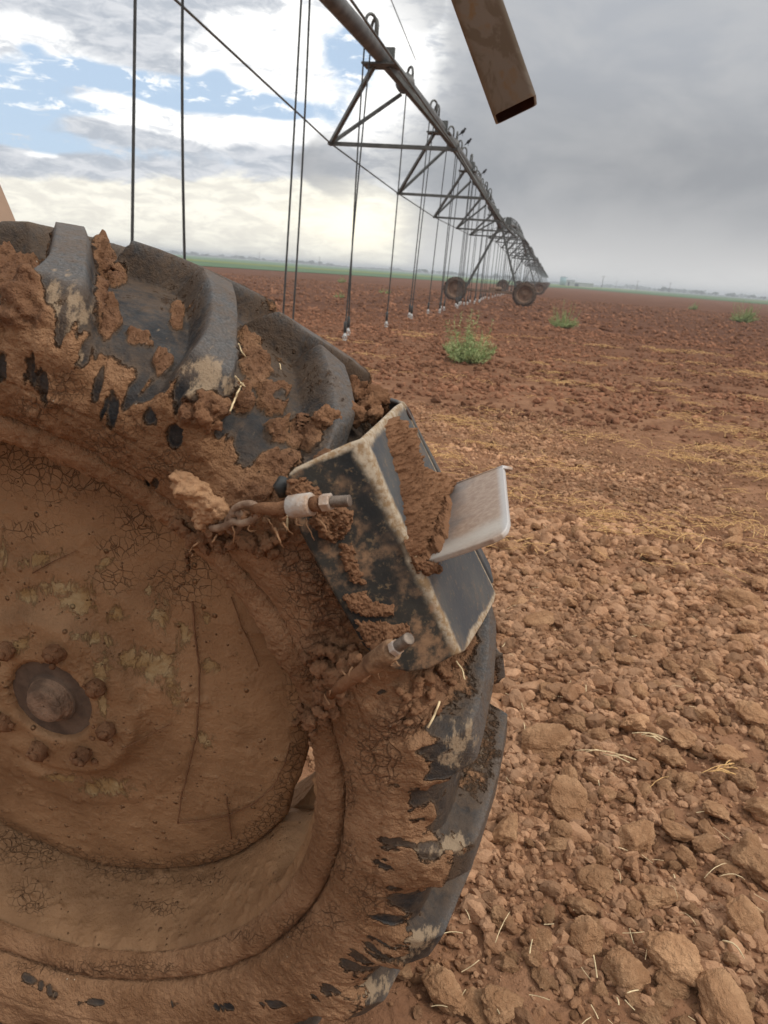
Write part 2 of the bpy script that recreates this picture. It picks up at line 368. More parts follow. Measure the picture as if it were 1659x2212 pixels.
# weeds ---------------------------------------------------
M_leaf = simplemat('weed_leaf', (.33, .44, .17), .6, 0, .3, 9, 0, (.46, .52, .24), .25)
M_stem = simplemat('weed_stem', (.22, .26, .10), .7, 0, .25, 20, 0, spec=.2)
def weed(px, py, hpx, wpx, label, nst, leaf, seed):
    g = random.Random(seed); p = on_ground(px, py); dd = np.linalg.norm(p-CAM); h = hpx*dd/F; w = wpx*dd/F/2
    root = empty('weed', (p[0], p[1], p[2])); st = MB(); lf = MB(); LV = []; 
    for k in range(nst):
        a = g.uniform(0, 6.28); u = math.sqrt(g.random()); L = h*(1-.45*u)*g.uniform(.3, 1.05) if g.random() > .07 else h*1.25
        tip = np.array([math.cos(a)*w*u*1.05, math.sin(a)*w*u, L*(1-.35*u)]); base = np.array([math.cos(a)*.02, math.sin(a)*.02, 0])
        bl = np.array([math.cos(a)*w*u*.5, math.sin(a)*w*u*.5, 0])
        pts = [p+base*(1-q)+tip*q+bl*math.sin(q*3.14)*.5 for q in np.linspace(0, 1, 6)]
        st.tube(pts, np.linspace(.0035, .0012, 6)*max(1, dd/9), 4, False)
        for q in range(leaf):
            f = g.uniform(.12, 1); i0 = min(4, int(f*5)); c = pts[i0]+(pts[i0+1]-pts[i0])*(f*5-i0)
            d_ = np.array([g.gauss(0, 1), g.gauss(0, 1), g.gauss(.5, .8)]); d_ /= np.linalg.norm(d_); l_ = g.uniform(.03, .075)*(1.15-f*.5)*h/.5
            s_ = np.cross(d_, [g.gauss(0, 1), g.gauss(0, 1), g.gauss(0, 1)]); s_ /= np.linalg.norm(s_)+1e-9; wd = l_*.06
            c1 = c+d_*l_*.5+s_*l_*g.uniform(-.12, .12)
            lf.add([c-s_*wd*.6, c+s_*wd*.6, c1+s_*wd, c1-s_*wd, c+d_*l_], [[0, 1, 2, 3]], [[3, 2, 4]])
    lf.build('foliage', M_leaf, root, False); st.build('stem', M_stem, root)
    tag(root, label, 'weed', 'green weeds growing in the field'); return root
weed(1010, 784, 100, 112, 'largest feathery green weed, in front of the irrigation line', 95, 42, 1)
weed(1215, 708, 46, 62, 'rounded yellow-green weed right of the far tower wheel', 90, 30, 2)
weed(1607, 697, 40, 54, 'bushy green weed near the right edge of the field', 90, 30, 3)
weed(1497, 669, 18, 20, 'tiny green weed far off, left of the bushy one at right', 40, 20, 4)
weed(739, 611, 17, 20, 'small green weed far off behind the pair of drop hoses', 40, 20, 5)
weed(733, 643, 18, 28, 'faint yellowish weed left of the paired drop hoses', 30, 16, 6)
weed(831, 634, 16, 26, 'small green weed behind a single drop hose', 40, 18, 7)

# ------------------------------------------------------------ far fields, trees, sheds
def strip(name, pts, z, col, col2, sc=.05):
    m, t, b, co = newmat(name); n = t.noise(t.v('MULTIPLY', co, (.3, 1, 1)), sc, 5, .6)
    t.put(b.inputs['Base Color'], t.mix(t.ss(n, .4, .62), col, col2)); b.inputs['Roughness'].default_value = 1; b.inputs['Specular IOR Level'].default_value = 0
    o = mesh_np(name, [(x, y, z) for x, y in pts], None, [[0, q, q+1] for q in range(1, len(pts)-1)], m, smooth=False); tag(o, kind='structure'); return o
def lineY(x, k=0.): return x
strip('green_field', [(-900, -300), (-150, -43), (-37, 84), (0, 190), (110, 560), (300, 1200), (600, 2300), (-2300, 1500)], -.035, (.10, .155, .09), (.125, .18, .105))
strip('green_field', [(8, 212), (60, 165), (400, 60), (2000, 100), (2000, 1400), (600, 2280), (300, 1190), (110, 550)], -.030, (.10, .15, .085), (.13, .18, .09))
strip('yellow_field', [(-900, -100), (-60, 140), (20, 340), (150, 900), (-1800, 1200)], -.01, (.16, .20, .07), (.2, .23, .09))
strip('pale_field', [(-900, 10), (-80, 200), (30, 520), (100, 1000), (-1700, 1100)], .01, (.12, .19, .12), (.15, .21, .13))
strip('pale_field', [(60, 300), (300, 240), (1500, 500), (900, 1400), (250, 900)], .0, (.14, .17, .08), (.17, .2, .095))
M_bark = simplemat('bark', (.09, .07, .05), .9, 0, .2, 3, 0)
M_far = simplemat('far_foliage', (.045, .07, .035), 1, 0, .3, .6, 0, spec=.1)
def tree_mesh(seed, wide):
    g = np.random.default_rng(seed); cr = MB()
    cl = [(g.normal(0, .28*wide), g.normal(0, .28), .62+g.normal(0, .14), g.uniform(.16, .30)) for _ in range(16)]
    for (x, y, z, r) in cl:
        n = 70; d = g.normal(size=(n, 3)); d /= np.linalg.norm(d, axis=1)[:, None]; c = np.array([x, y, max(z, .3)])+d*r*g.uniform(.5, 1.05, (n, 1))
        a = g.normal(size=(n, 3)); a /= np.linalg.norm(a, axis=1)[:, None]; b_ = np.cross(a, d); s_ = g.uniform(.03, .06, (n, 1))
        Vq = np.stack([c-a*s_, c+b_*s_, c+a*s_, c-b_*s_], 1).reshape(-1, 3); cr.add(Vq, np.arange(n*4).reshape(-1, 4))
    tr = MB(); tr.tube([(0, 0, 0), (.01, 0, .3), (0, .01, .65)], [.035, .028, .012], 7)
    for k in range(4):
        a = g.uniform(0, 6.28); tr.tube([(0, 0, .28), (math.cos(a)*.15*wide, math.sin(a)*.12, .5), (math.cos(a)*.28*wide, math.sin(a)*.2, .66)], [.018, .012, .005], 5)
    c = cr.build('crown', M_far, smooth=False); t_ = tr.build('trunk', M_bark); out = (c.data, t_.data); bpy.data.objects.remove(c); bpy.data.objects.remove(t_); return out
TM = [tree_mesh(40+k, 1+.35*(k % 3)) for k in range(5)]
def far_tree(az, d, h, lab, q):
    x, y = d*math.sin(az*D2R), d*math.cos(az*D2R); r = empty('tree', (x, y, -.1)); r.scale = (h*1.15, h*1.15, h); r.rotation_euler[2] = random.uniform(0, 6.28)
    for nm, me in zip(('crown', 'trunk'), TM[q % 5]): link(nm, me, r)
    tag(r, lab, 'tree', 'far trees along the horizon')
g_ = random.Random(5)
for q in range(26): far_tree(g_.uniform(7.5, 15), g_.uniform(750, 1000), g_.uniform(3, 5.5), 'dark far tree in the line on the horizon at right', q)
for q in range(26): far_tree(g_.uniform(-27, -16), g_.uniform(850, 1200), g_.uniform(3, 5.5), 'hazy far tree on the horizon left of the paired hoses', q)
for q in range(22): far_tree(g_.uniform(-11, -1.5), g_.uniform(750, 1100), g_.uniform(3.5, 6), 'hazy far tree on the horizon behind the irrigation line', q)
hm = MB(); n = 9000; az = rng.uniform(-42, 24, n)*D2R; dd = rng.uniform(1150, 1500, n)+60*np.sin(az*30)
hgt = 5.5*np.clip(.5+fbm(np.stack([az*40, az*0, az*0], 1), 4, 70), 0.02, 1.2)
c = np.stack([dd*np.sin(az), dd*np.cos(az), rng.random(n)*hgt], 1); a = rng.normal(size=(n, 3)); a /= np.linalg.norm(a, axis=1)[:, None]; b_ = np.cross(a, rng.normal(size=(n, 3))); b_ /= np.linalg.norm(b_, axis=1)[:, None]; s_ = rng.uniform(1., 2.6, (n, 1))*[1, 1, .7]
hm.add(np.stack([c-a*s_, c+b_*s_, c+a*s_, c-b_*s_], 1).reshape(-1, 3), np.arange(n*4).reshape(-1, 4))
o = hm.build('far_tree_belt', M_far, smooth=False); tag(o, 'thin blurred belt of trees and scrub along the whole horizon', 'woodland', kind='stuff')
M_wall = simplemat('pale_wall', (.42, .44, .43), .8, 0, .1, 1, 0); M_roof = simplemat('metal_roof', (.38, .40, .41), .5, .2, .1, 1, 0); M_tank = simplemat('pale_blue_tank', (.26, .40, .42), .6, 0, .1, 1, 0)
M_glass = simplemat('dark_glass', (.05, .06, .07), .2, 0, .1, 1, 0)
def shed(px, d, w, h, dep, name, lab, cat, mt):
    dr = ray(px, 612); s_ = d/math.hypot(dr[0], dr[1]); x, y = dr[0]*s_, dr[1]*s_; r = empty(name, (x, y, -.1))
    mb = MB(); mb.box((x, y, h*.4-.1), (w/2, 0, 0), (0, dep/2, 0), (0, 0, h*.4)); mb.build('wall', mt, r, False)
    mb = MB(); e = w/2+.2; f = dep/2+.2; z0 = h*.8-.1
    mb.add([(x-e, y-f, z0), (x+e, y-f, z0), (x+e, y+f, z0), (x-e, y+f, z0), (x-e, y, h), (x+e, y, h)], [[0, 1, 5, 4], [3, 4, 5, 2], [0, 3, 2, 1]], [[0, 4, 3], [1, 2, 5]]); mb.build('roof', M_roof, r, False)
    mb = MB(); mb.box((x-w*.2, y-dep/2-.04, h*.25), (w*.08, 0, 0), (0, .03, 0), (0, 0, h*.3)); mb.build('door', M_glass, r, False)
    tag(r, lab, cat)
shed(1232, 420, 4.4, 3.8, 5, 'shed', 'small pale shed between the blue tank and the long white barn', 'shed', M_wall)
shed(1256, 420, 12, 2.6, 7, 'barn', 'long low white barn far off right of the irrigation line', 'barn', M_wall)
dr = ray(1217, 612); s_ = 430/math.hypot(dr[0], dr[1]); x, y = dr[0]*s_, dr[1]*s_; r = empty('water_tank', (x, y, -.1))
mb = MB(); mb.tube([(x, y, -.1), (x, y, 4.2)], 2.0, 20); mb.build('tank_body', M_tank, r); mb = MB(); mb.tube([(x, y, 4.2), (x, y, 4.5), (x, y, 4.8)], [2.1, 1.2, .2], 20); mb.build('lid', M_roof, r)
tag(r, 'pale blue round tank far off at the end of the irrigation line', 'tank')
pm = MB()
for k, (px, d) in enumerate([(1300, 520), (1375, 640), (1445, 620), (560, 700), (690, 700), (1330, 800)]):
    dr = ray(px, 612+(px-1192)*.077); s_ = d/math.hypot(dr[0], dr[1]); x, y = dr[0]*s_, dr[1]*s_; r = empty('utility_pole', (x, y, -.1)); hp = 7.6
    mb = MB(); mb.tube([(x, y, -.1), (x, y, hp)], [.22, .15], 8); mb.build('pole', M_bark, r); mb = MB(); mb.bar((x-1.2, y, hp-.6), (x+1.2, y, hp-.6), .15, .15); mb.build('crossarm', M_bark, r, False)
    tag(r, 'thin far utility pole with a crossarm on the horizon', 'utility pole', 'utility poles on the horizon')

# ------------------------------------------------------------ irrigation line
XP, TY0, SP = -2.64, .8, 35.9
def pipe_z(u, k): return 2.22+(.62 if k == 0 else .95)*4*u*(1-u)+CAMZ
towers = [TY0+SP*k for k in range(11)]
def gdrop(y): return -.09 if y > 30 else float(drop(XP, y))
M_pipe = simplemat('grey_pipe', (.12, .118, .112), .55, .15, .3, 5)
def arch(k, n=40, y0=None, y1=None):
    ya, yb = towers[k], towers[k+1]; u0 = 0 if y0 is None else (y0-ya)/(yb-ya); u1 = 1 if y1 is None else (y1-ya)/(yb-ya)
    return [np.array([XP, ya+(yb-ya)*u, pipe_z(u, k)]) for u in np.linspace(u0, u1, n)]
for k in range(10):
    ya, yb = towers[k], towers[k+1]; root = empty('irrigation_span', (XP, ya, 0)); seg = 10 if k < 3 else 6
    tag(root, ['nearest irrigation span, its grey arched pipe and trusses crossing the sky above the wheel', 'second irrigation span, arching beyond the first tower', 'third irrigation span beyond the second tower'][k] if k < 3 else 'far irrigation span fading toward the vanishing end of the line', 'irrigation span', 'spans of the irrigation line')
    mb = MB(); mb.tube(arch(k, 50), .102 if k < 5 else .12, 16 if k < 2 else 8); mb.build('pipe', M_pipe, root)
    fl = MB()
    for u in np.linspace(0, 1, 7)[1:-1]:
        c = np.array([XP, ya+(yb-ya)*u, pipe_z(u, k)]); fl.tube([c-[0, .02, 0], c+[0, .02, 0]], .15, 14)
    fl.build('flange', M_pipe, root)
    nodes = [ya+5.9+5.47*q for q in range(5)]+[]
    nodes.append(nodes[-1]+4.6)
    if k == 0: nodes[0] = ya+5.1
    up_ = lambda y: pipe_z((y-ya)/(yb-ya), k)
    NL = {-1: [], 1: []}
    for q, yn in enumerate(nodes):
        zn = up_(yn)-([.46 if k == 0 else .72, .97, 1.2, 1.24, 1.05, .8][q])
        for s_ in (-1, 1): NL[s_].append(np.array([XP+s_*(.74 if k == 0 and q == 0 else .98), yn, zn]))
    rt = .03 if k == 0 else .035
    for s_ in (-1, 1):
        mb = MB(); e0 = np.array([XP+s_*.1, ya+.6, up_(ya+.6)-.1]); e1 = np.array([XP+s_*.1, yb-.6, up_(yb-.6)-.1])
        P_ = [e0]+NL[s_]+[e1]
        for a_, b_ in zip(P_[:-1], P_[1:]): mb.tube([a_, b_], .0125 if k == 0 else .018, 6, False)
        mb.build('truss_rod', M_galv, root)
    for q, yn in enumerate(nodes):
        pl = MB(); c = np.array([XP, yn-1.08, up_(yn-1.08)])
        pl.box(c+[0, 0, -.12], (.24, 0, .0), (0, .16, 0), (0, 0, .012)); pl.box(c+[0, 0, -.06], (.03, 0, 0), (0, .14, 0), (0, 0, .06)); pl.box(c+[0, .2, .02], (.13, 0, 0), (0, .03, 0), (0, 0, .13))
        if k < 4: pl.build('bracket', M_galv, root, False)
        for s_ in (-1, 1):
            n_ = NL[s_][q]; jl = MB(); jl.box(n_, (.03, 0, 0), (0, .07, 0), (0, 0, .025))
            if k < 2: jl.build('joint', M_galv, root, False)
            for dy in (-1.08, .8):
                mb = MB(); tp = np.array([XP+s_*.10, yn+dy, up_(yn+dy)-.12]); mb.bar(n_, tp, .055 if k == 0 else .06, .055 if k == 0 else .06); mb.build('brace', M_galv, root, False)
        mb = MB(); mb.bar(NL[-1][q], NL[1][q], .055, .055); mb.build('cross_strut', M_galv, root, False)
# supply cable over the first span
mb = MB(); p0 = np.array([XP+.05, 13.2, pipe_z((13.2-TY0)/SP, 0)+.42]); d = ray(845, 0); p1 = CAM+d*(9.3/d[1]); v = p1-p0
mb.tube([p0, p1, p1+v*.8], .006, 5); o = mb.build('overhead_wire', M_hose); tag(o, 'thin dark wire slanting up from the nearest pipe hook out of the picture', 'wire')
# drop hoses
hs = [(4.84, 4.71, -2.75), (5.68, 5.52, -2.75), (7.91, 7.75, -2.75), (8.40, 8.08, -2.75), (10.75, 10.37, -2.75), (10.67, 10.54, -2.75), (13.32, 13.18, -2.75), (16.01, 15.41, -2.75), (16.3, 15.67, -2.75), (18.65, 17.87, -2.75), (20.3, 19.97, -2.75), (21.4, 20.64, -2.75), (23.6, 23.28, -2.75), (25.2, 25.0, -2.8), (26.6, 26.3, -2.72), (28.0, 27.9, -2.8), (29.6, 29.4, -2.75), (31.2, 31., -2.72), (33, 32.9, -2.75), (34.6, 34.5, -2.8)]+[(y_, y_-.15, -2.64+.12*math.sin(y_*9)) for y_ in (19.2, 22.4, 24.3, 25.7, 27.3, 28.8, 30.4, 32., 33.8)]
for k in range(1, 6):
    y = towers[k]+1.6; st = 1.55 if k < 3 else 2.4
    while y < towers[k+1]-1: hs.append((y, y-.1+random.uniform(-.1, .1), XP-.1+random.uniform(-.06, .06))); y += st
hlab = ['nearest drop hose, leftmost dark line crossing the cloudy sky', 'second drop hose from the left, ending behind the tyre lug', 'left one of the two close drop hoses in the middle of the sky', 'right one of the two close drop hoses in the middle of the sky', 'drop hose whose nozzle hangs lowest of the pair left of the single hose', 'drop hose just right of the lowest hanging nozzle', 'single drop hose hanging alone between two pairs']
for q, (yt, yb, x) in enumerate(hs):
    k = max(i_ for i_ in range(10) if towers[i_] <= yt); zt = pipe_z((yt-towers[k])/SP, k); x_t = x; sd = -1 if q % 2 else 1
    zb = CAMZ-.86+.02*math.sin(q*2.1)+(0.0 if q < 7 else .05); zb = {0: .62, 1: .6, 2: .36, 3: .32, 4: CAMZ-.89, 5: CAMZ-.83}.get(q, zb)
    root = empty('drop_hose', (x, yb, 0)); rad = .0105 if k == 0 else .014
    gm = MB(); an = np.linspace(0, math.pi, 9); hh = .26
    gp = [np.array([XP, yt, zt+.08])]+[np.array([XP-.0+(x-XP)*(1-math.cos(a))/2, yt+(.12 if sd > 0 else -.12)*(1-math.cos(a))/2, zt+hh+.10*math.sin(a)]) for a in an]+[np.array([x, yt+(.12 if sd > 0 else -.12), zt-.02])]
    gm.tube(gp, .02 if k == 0 else .024, 6 if k else 10); gm.build('gooseneck', M_galv, root)
    e = gp[-1]; hm = MB(); n = 10
    pts = [e+(np.array([x, yb, zb])-e)*u+np.array([0, -.05*math.sin(u*3.14)*math.sin(q*1.7), 0]) for u in np.linspace(0, 1, n)]
    hm.tube(pts, rad, 6 if k else 10, False); hm.build('hose', M_hose, root)
    if k < 3:
        wt = MB(); wt.tube([(x, yb, zb+.16), (x, yb, zb+.15), (x, yb, zb+.01), (x, yb, zb)], [.012, .022, .022, .012], 10); wt.build('weight', M_hose, root)
        nz = MB(); nz.tube([(x, yb, zb), (x, yb, zb-.02), (x, yb, zb-.022), (x, yb, zb-.05)], [.016, .016, .027, .027], 12)
        for a in range(4): nz.tube([(x+.03*math.cos(a*1.57), yb+.03*math.sin(a*1.57), zb-.045), (x+.03*math.cos(a*1.57), yb+.03*math.sin(a*1.57), zb-.09)], .005, 5)
        nz.tube([(x, yb, zb-.088), (x, yb, zb-.105)], [.028, .025], 12); nz.build('nozzle', M_white, root)
    tag(root, hlab[q] if q < 7 else ('thin drop hose hanging from the nearest span toward the far tower' if k == 0 else 'hazy drop hose hanging from a far span behind the tower'), 'hose', 'drop hoses along the irrigation line')
# towers and their wheels
M_tyrefar = simplemat('far_muddy_tyre', (.10, .065, .045), .95, 0, .35, 8, .002)
M_rimfar = simplemat('far_muddy_rim', (.20, .12, .075), .9, 0, .3, 6, .002)
def lathe(mb, prof, c, ax, n=48, a=None):
    ax = np.array(ax, float); u = np.cross(ax, [0, 0, 1.]); u /= np.linalg.norm(u); w = np.cross(u, ax); m_ = len(prof)
    th = np.arange(n)/n*2*math.pi; V = np.array([[np.array(c)+ax*o+r*(math.cos(t_)*u+math.sin(t_)*w) for t_ in th] for o, r in prof]).reshape(-1, 3)
    i = np.arange(m_-1)[:, None]*n; j = np.arange(n)[None]; k_ = (j+1) % n; mb.add(V, np.stack([i+j, i+k_, i+n+k_, i+n+j], -1).reshape(-1, 4), None, a)
def far_wheel_mesh():
    ty = MB(); R = .56
    lathe(ty, [(-.10, .33), (-.13, .36), (-.15, .43), (-.13, .49), (-.08, .515), (0, .52), (.08, .515), (.13, .49), (.15, .43), (.13, .36), (.10, .33)], (0, 0, 0), (0, 1, 0), 60)
    for q in range(23):
        for s_ in (-1, 1):
            a0 = (q+(.5 if s_ > 0 else 0))/23*6.283; pts = []
            for f in (0, .5, 1):
                off = s_*(.14-.15*f); a = a0+.18*f; pts.append(np.array([(.535)*math.cos(a), off, .535*math.sin(a)]))
            for a_, b_ in zip(pts[:-1], pts[1:]): ty.bar(a_, b_, .035, .05, upv=a_)
    t_ = ty.build('tyre', M_tyrefar)
    rm = MB(); lathe(rm, [(-.13, .37), (-.12, .335), (-.06, .32), (-.02, .315), (.01, .25), (-.02, .16), (-.03, .12), (-.04, .115), (-.04, .05), (-.06, .045), (-.06, .001)], (0, 0, 0), (0, 1, 0), 40); lathe(rm, [(.13, .37), (.12, .335), (-.02, .315)], (0, 0, 0), (0, 1, 0), 40)
    r_ = rm.build('rim', M_rimfar); out = (t_.data, r_.data); bpy.data.objects.remove(t_); bpy.data.objects.remove(r_); return out
FW = far_wheel_mesh()
def far_wheel(x, y, z, lab):
    r = empty('wheel', (x, y, z)); link('tyre', FW[0], r); link('rim', FW[1], r); tag(r, lab, 'wheel', 'wheels of the far irrigation towers'); r.rotation_euler = (0, random.uniform(0, .2), 0)
def tower(k, parts=True):
    y = towers[k]; gz_ = -.09; root = empty('irrigation_tower', (XP, y, gz_)); zb = gz_+.56; xl, xr = -4.42, -1.17
    if k > 1: xl, xr = XP-1.75, XP+1.6
    ap = np.array([XP, y, pipe_z(0, 1)])
    for s_, xe in ((-1, xl+.45), (1, xr-.35)):
        for dy in (-.55, .55):
            mb = MB(); mb.bar((xe, y+dy*.4, zb+.05), ap+[s_*.1, dy*.2, -.08], .08, .08); mb.build('leg', M_galv, root, False)
        mb = MB(); mb.bar((xe+(-s_)*.62, y, zb+.9), (xe-s_*.62+.01, y+.2, zb+.9), .05, .05)
    mb = MB(); mb.bar((xl+.35, y, zb), (xr-.3, y, zb), .14, .12); mb.build('base_beam', M_rust, root, False)
    mb = MB(); mb.box((XP-.05, y-.05, zb+.06), (.16, 0, 0), (0, .12, 0), (0, 0, .12)); mb.tube([(XP+.1, y-.05, zb+.14), (XP+.38, y-.05, zb+.14)], .09, 12); mb.build('drive_motor', M_rust, root, False)
    mb = MB(); mb.tube([(xl+.2, y-.12, zb-.02), (xr-.2, y-.12, zb-.02)], .025, 8); mb.build('drive_shaft', M_rust, root)
    for xe in (xl+.22, xr-.2):
        mb = MB(); mb.box((xe, y, zb), (.12, 0, 0), (0, .12, 0), (0, 0, .13)); mb.build('gearbox', M_rust, root, False)
    mb = MB(); mb.box(ap+[.02, -.1, .02], (.16, 0, 0), (0, .2, 0), (0, 0, .16)); mb.build('pivot_joint', M_galv, root, False)
    if k < 4:
        mb = MB(); mb.box(ap+[.35, .1, .3], (.12, 0, 0), (0, .1, 0), (0, 0, .16)); mb.build('control_box', M_galv, root, False)
    tag(root, ['', 'nearest whole tower, its A-shaped legs standing between two muddy wheels', 'second tower, half hidden behind the first one'][k] if k < 3 else 'distant hazy tower farther along the irrigation line', 'irrigation tower', 'towers of the irrigation line')
    wl = ['left muddy wheel of the nearest whole tower', 'right muddy wheel of the nearest whole tower'] if k == 1 else (['left wheel of the second tower, seen between the first pair', 'right wheel of the second tower, behind the nearest right one'] if k == 2 else ['distant tower wheel farther along the line']*2)
    far_wheel(xl, y-.15, gz_+.54, wl[0]); far_wheel(xr, y-.15, gz_+.54, wl[1])
for k in range(1, 10): tower(k)
# birds on the pipe
M_bird = simplemat('dark_feathers', (.02, .02, .022), .7, 0, .2, 30, 0)
for q, (yy, px, lab) in enumerate([(19.3, 983, 'small dark bird perched lower left of its neighbour on the pipe'), (20.6, 998, 'small dark bird perched highest on the pipe hooks'), (25.4, 1036, 'small dark bird perched alone farther down the pipe')]):
    z = pipe_z((yy-TY0)/SP, 0)+.38; x = XP+.12; g_ = np.array([x, yy, z]); r = empty('bird', (x, yy, z-.07)); cv, ct = ICO[2]; mb = MB()
    bd = cv*np.array([.07, .035, .04]); bd = bd@np.array([[.7, 0, .7], [0, 1, 0], [-.7, 0, .7]]); mb.add(g_+bd, None, ct); mb.add(g_+cv*.026+[.045, 0, .06], None, ct)
    mb.tube([g_+[.06, 0, .062], g_+[.09, 0, .055]], [.009, .002], 6); mb.tube([g_+[-.03, 0, -.03], g_+[-.10, 0, -.09]], [.02, .008], 6)
    mb.tube([g_+[0, .015, -.04], g_+[0, .015, -.10]], .004, 4); mb.tube([g_+[0, -.015, -.04], g_+[0, -.015, -.10]], .004, 4)
    mb.build('body', M_bird, r); tag(r, lab, 'bird')

# ------------------------------------------------------------ near tower pieces
m, t, b, co = newmat('stained_steel_tube')
n1 = t.noise(co, 9, 5, .6, .8); n2 = t.noise(co, 45, 4); col = t.mix(t.ss(n1, .46, .53), (.21, .178, .135), (.28, .255, .215)); col = t.mix(t.m('MULTIPLY', t.ss(n1, .5, .7), t.ss(n2, .45, .6)), col, (.30, .20, .105))
t.put(b.inputs['Base Color'], col); b.inputs['Roughness'].default_value = .55; b.inputs['Metallic'].default_value = .25; t.put(b.inputs['Normal'], t.bump(n2, .0006)); M_tube = m
M_galvedge = simplemat('bare_steel_edge', (.20, .20, .19), .5, .5, .3, 40)
root = empty('steel_tube', (0, 0, 0))
DY = 1.75
def raty(px, py, y): d = ray(px, py); return CAM+d*(y/d[1])
BL, BR = raty(1064, 249, DY), raty(1158, 203, DY); BL2 = raty(1067, 257, DY); axd = raty(1027, 0, DY)-raty(1107, 226, DY); axd /= np.linalg.norm(axd)
wv = BR-BL; wlen = np.linalg.norm(wv); W_ = wv/wlen; W_ = W_-axd*(W_ @ axd)*0; nrm = np.cross(W_, axd); nrm /= np.linalg.norm(nrm)
if nrm[1] < 0: nrm = -nrm
root.location = tuple((BL+BR)/2); dep = .105; th_ = .005; mb = MB()
def ring(c0, ins): return [c0+W_*ins+nrm*ins*1., c0+W_*(wlen-ins)+nrm*ins, c0+W_*(wlen-ins)+nrm*(dep-ins), c0+W_*ins+nrm*(dep-ins)]
up_l = 2.6; e0 = BL; rc = .006
def rring(c0, ins, r_):
    out = []
    for (sx, sy, a0) in ((0, 0, math.pi), (1, 0, 1.5*math.pi), (1, 1, 0), (0, 1, .5*math.pi)):
        cx = ins+r_ if sx == 0 else wlen-ins-r_; cy = ins+r_ if sy == 0 else dep-ins-r_
        for q in range(5): a = a0+q/4*math.pi/2; out.append(c0+W_*(cx+r_*math.cos(a))+nrm*(cy+r_*math.sin(a)))
    return out
V = rring(e0+axd*up_l, 0, .013)+rring(e0, 0, .013)+rring(e0, th_, .009); n = 20; Q = []
for s_ in range(2):
    for q in range(n): Q.append([s_*n+q, s_*n+(q+1) % n, (s_+1)*n+(q+1) % n, (s_+1)*n+q])
mb.add(V, Q); mb.build('tube_wall', M_tube, root, True)
M_in = simplemat('dark_tube_inside', (.055, .022, .014), .9, 0, .3, 30, spec=.05)  # dark red-brown colour carries the shade inside the open end
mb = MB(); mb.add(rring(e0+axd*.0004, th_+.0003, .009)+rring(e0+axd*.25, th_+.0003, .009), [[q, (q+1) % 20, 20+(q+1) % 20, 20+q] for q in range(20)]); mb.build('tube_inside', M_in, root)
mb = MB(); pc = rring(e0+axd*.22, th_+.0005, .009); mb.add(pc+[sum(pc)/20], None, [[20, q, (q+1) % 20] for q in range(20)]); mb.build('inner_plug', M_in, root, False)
mb = MB()
for q in (0.02,): mb.box(e0+axd*2.5+W_*wlen/2+nrm*(dep+.02), W_*wlen*.9, nrm*.015, axd*.08)
mb.build('mount_plate', M_tube, root, False)
tag(root, 'brown stained rectangular steel tube with open lower end hanging in from the top', 'steel tube')
M_tan = simplemat('dusty_tan_steel', (.33, .22, .15), .7, .1, .12, 8)
root = empty('irrigation_tower', (-.9, .98, 0)); mb = MB()
yL = .95; e_ = raty(28, 465, yL); f_ = raty(-2, 394, yL); dv = (f_-e_)/np.linalg.norm(f_-e_); px_ = np.cross(dv, [0, 1., 0]); px_ = px_ if px_[0] < 0 else -px_
c0 = e_-dv*.34; c1 = e_+dv*1.9; mb.box((c0+c1)/2+px_*.046+np.array([0, -.033, 0]), (c1-c0)/2, px_*.045, (0, .035, 0)); mb.build('leg', M_tan, root, False)
mb = MB(); mb.bar(c1+px_*.05, (XP, .9, pipe_z(0, 0)), .12, .1); mb.build('yoke', M_tan, root, False)
mb = MB(); q0 = WP+WA*.62; mb.bar((q0[0], 1.18, c0[2]), (-4.2, 1.18, c0[2]-.02), .14, .14); mb.build('base_beam', M_tan, root, False)
mb = MB(); mb.box(WP+WA*.46, (.12, 0, 0), WA*.1, (0, 0, .14)); mb.tube([WP+WA*.12, WP+WA*.45], .05, 16); mb.build('gearbox', M_rust, root, False)
mb = MB(); mb.bar(c0+px_*.05+[0, 0, .0], (c0[0]-.05, 1.18, c0[2]), .14, .1); mb.build('foot_bracket', M_tan, root, False)
tag(root, 'dusty tan leg of the tower on the left edge just above the tyre', 'irrigation tower')

# ------------------------------------------------------------ the big muddy wheel
wheel = empty('wheel', tuple(WP-np.array([0, 0, WP[2]-.0])+WA*.17))
PB = [(.017, .366), (.009, .371), (.003, .378), (-.0005, .386), (-.001, .395), (.0045, .3995), (.012, .4018), (-.006, .4055), (-.016, .418), (-.024, .435), (-.029, .455), (-.026, .482), (-.016, .499), (-.004, .508), (.02, .5135), (.08, .5205), (.15, .5230)]
PO = [(.017, .366), (.009, .371), (.003, .378), (-.0005, .386), (-.001, .395), (.0045, .3995), (.012, .4018), (-.006, .4055), (-.016, .418), (-.024, .435), (-.029, .455), (-.0325, .490), (-.024, .520), (-.006, .5425), (.021, .5475), (.08, .5575), (.15, .5630)]
PB = np.array(PB); PO = np.array(PO)
PB2 = np.vstack([PB, [(.30-o, r-.005*(o < .1)*(r > .45)) for o, r in PB[::-1][1:]]]); PO2 = np.vstack([PO, [(.30-o, r-.005*(o < .1)*(r > .45)) for o, r in PO[::-1][1:]]])
sl = np.concatenate([[0], np.cumsum(np.linalg.norm(np.diff(PB2, axis=0), axis=1))])
def resample(P, s):
    out = np.stack([np.interp(s, sl, P[:, 0]), np.interp(s, sl, P[:, 1])], 1); return out
s_near = sl[16]; ss_ = np.concatenate([np.arange(0, s_near+.045, .0014), np.arange(s_near+.046, sl[-1], .0045), [sl[-1]]])
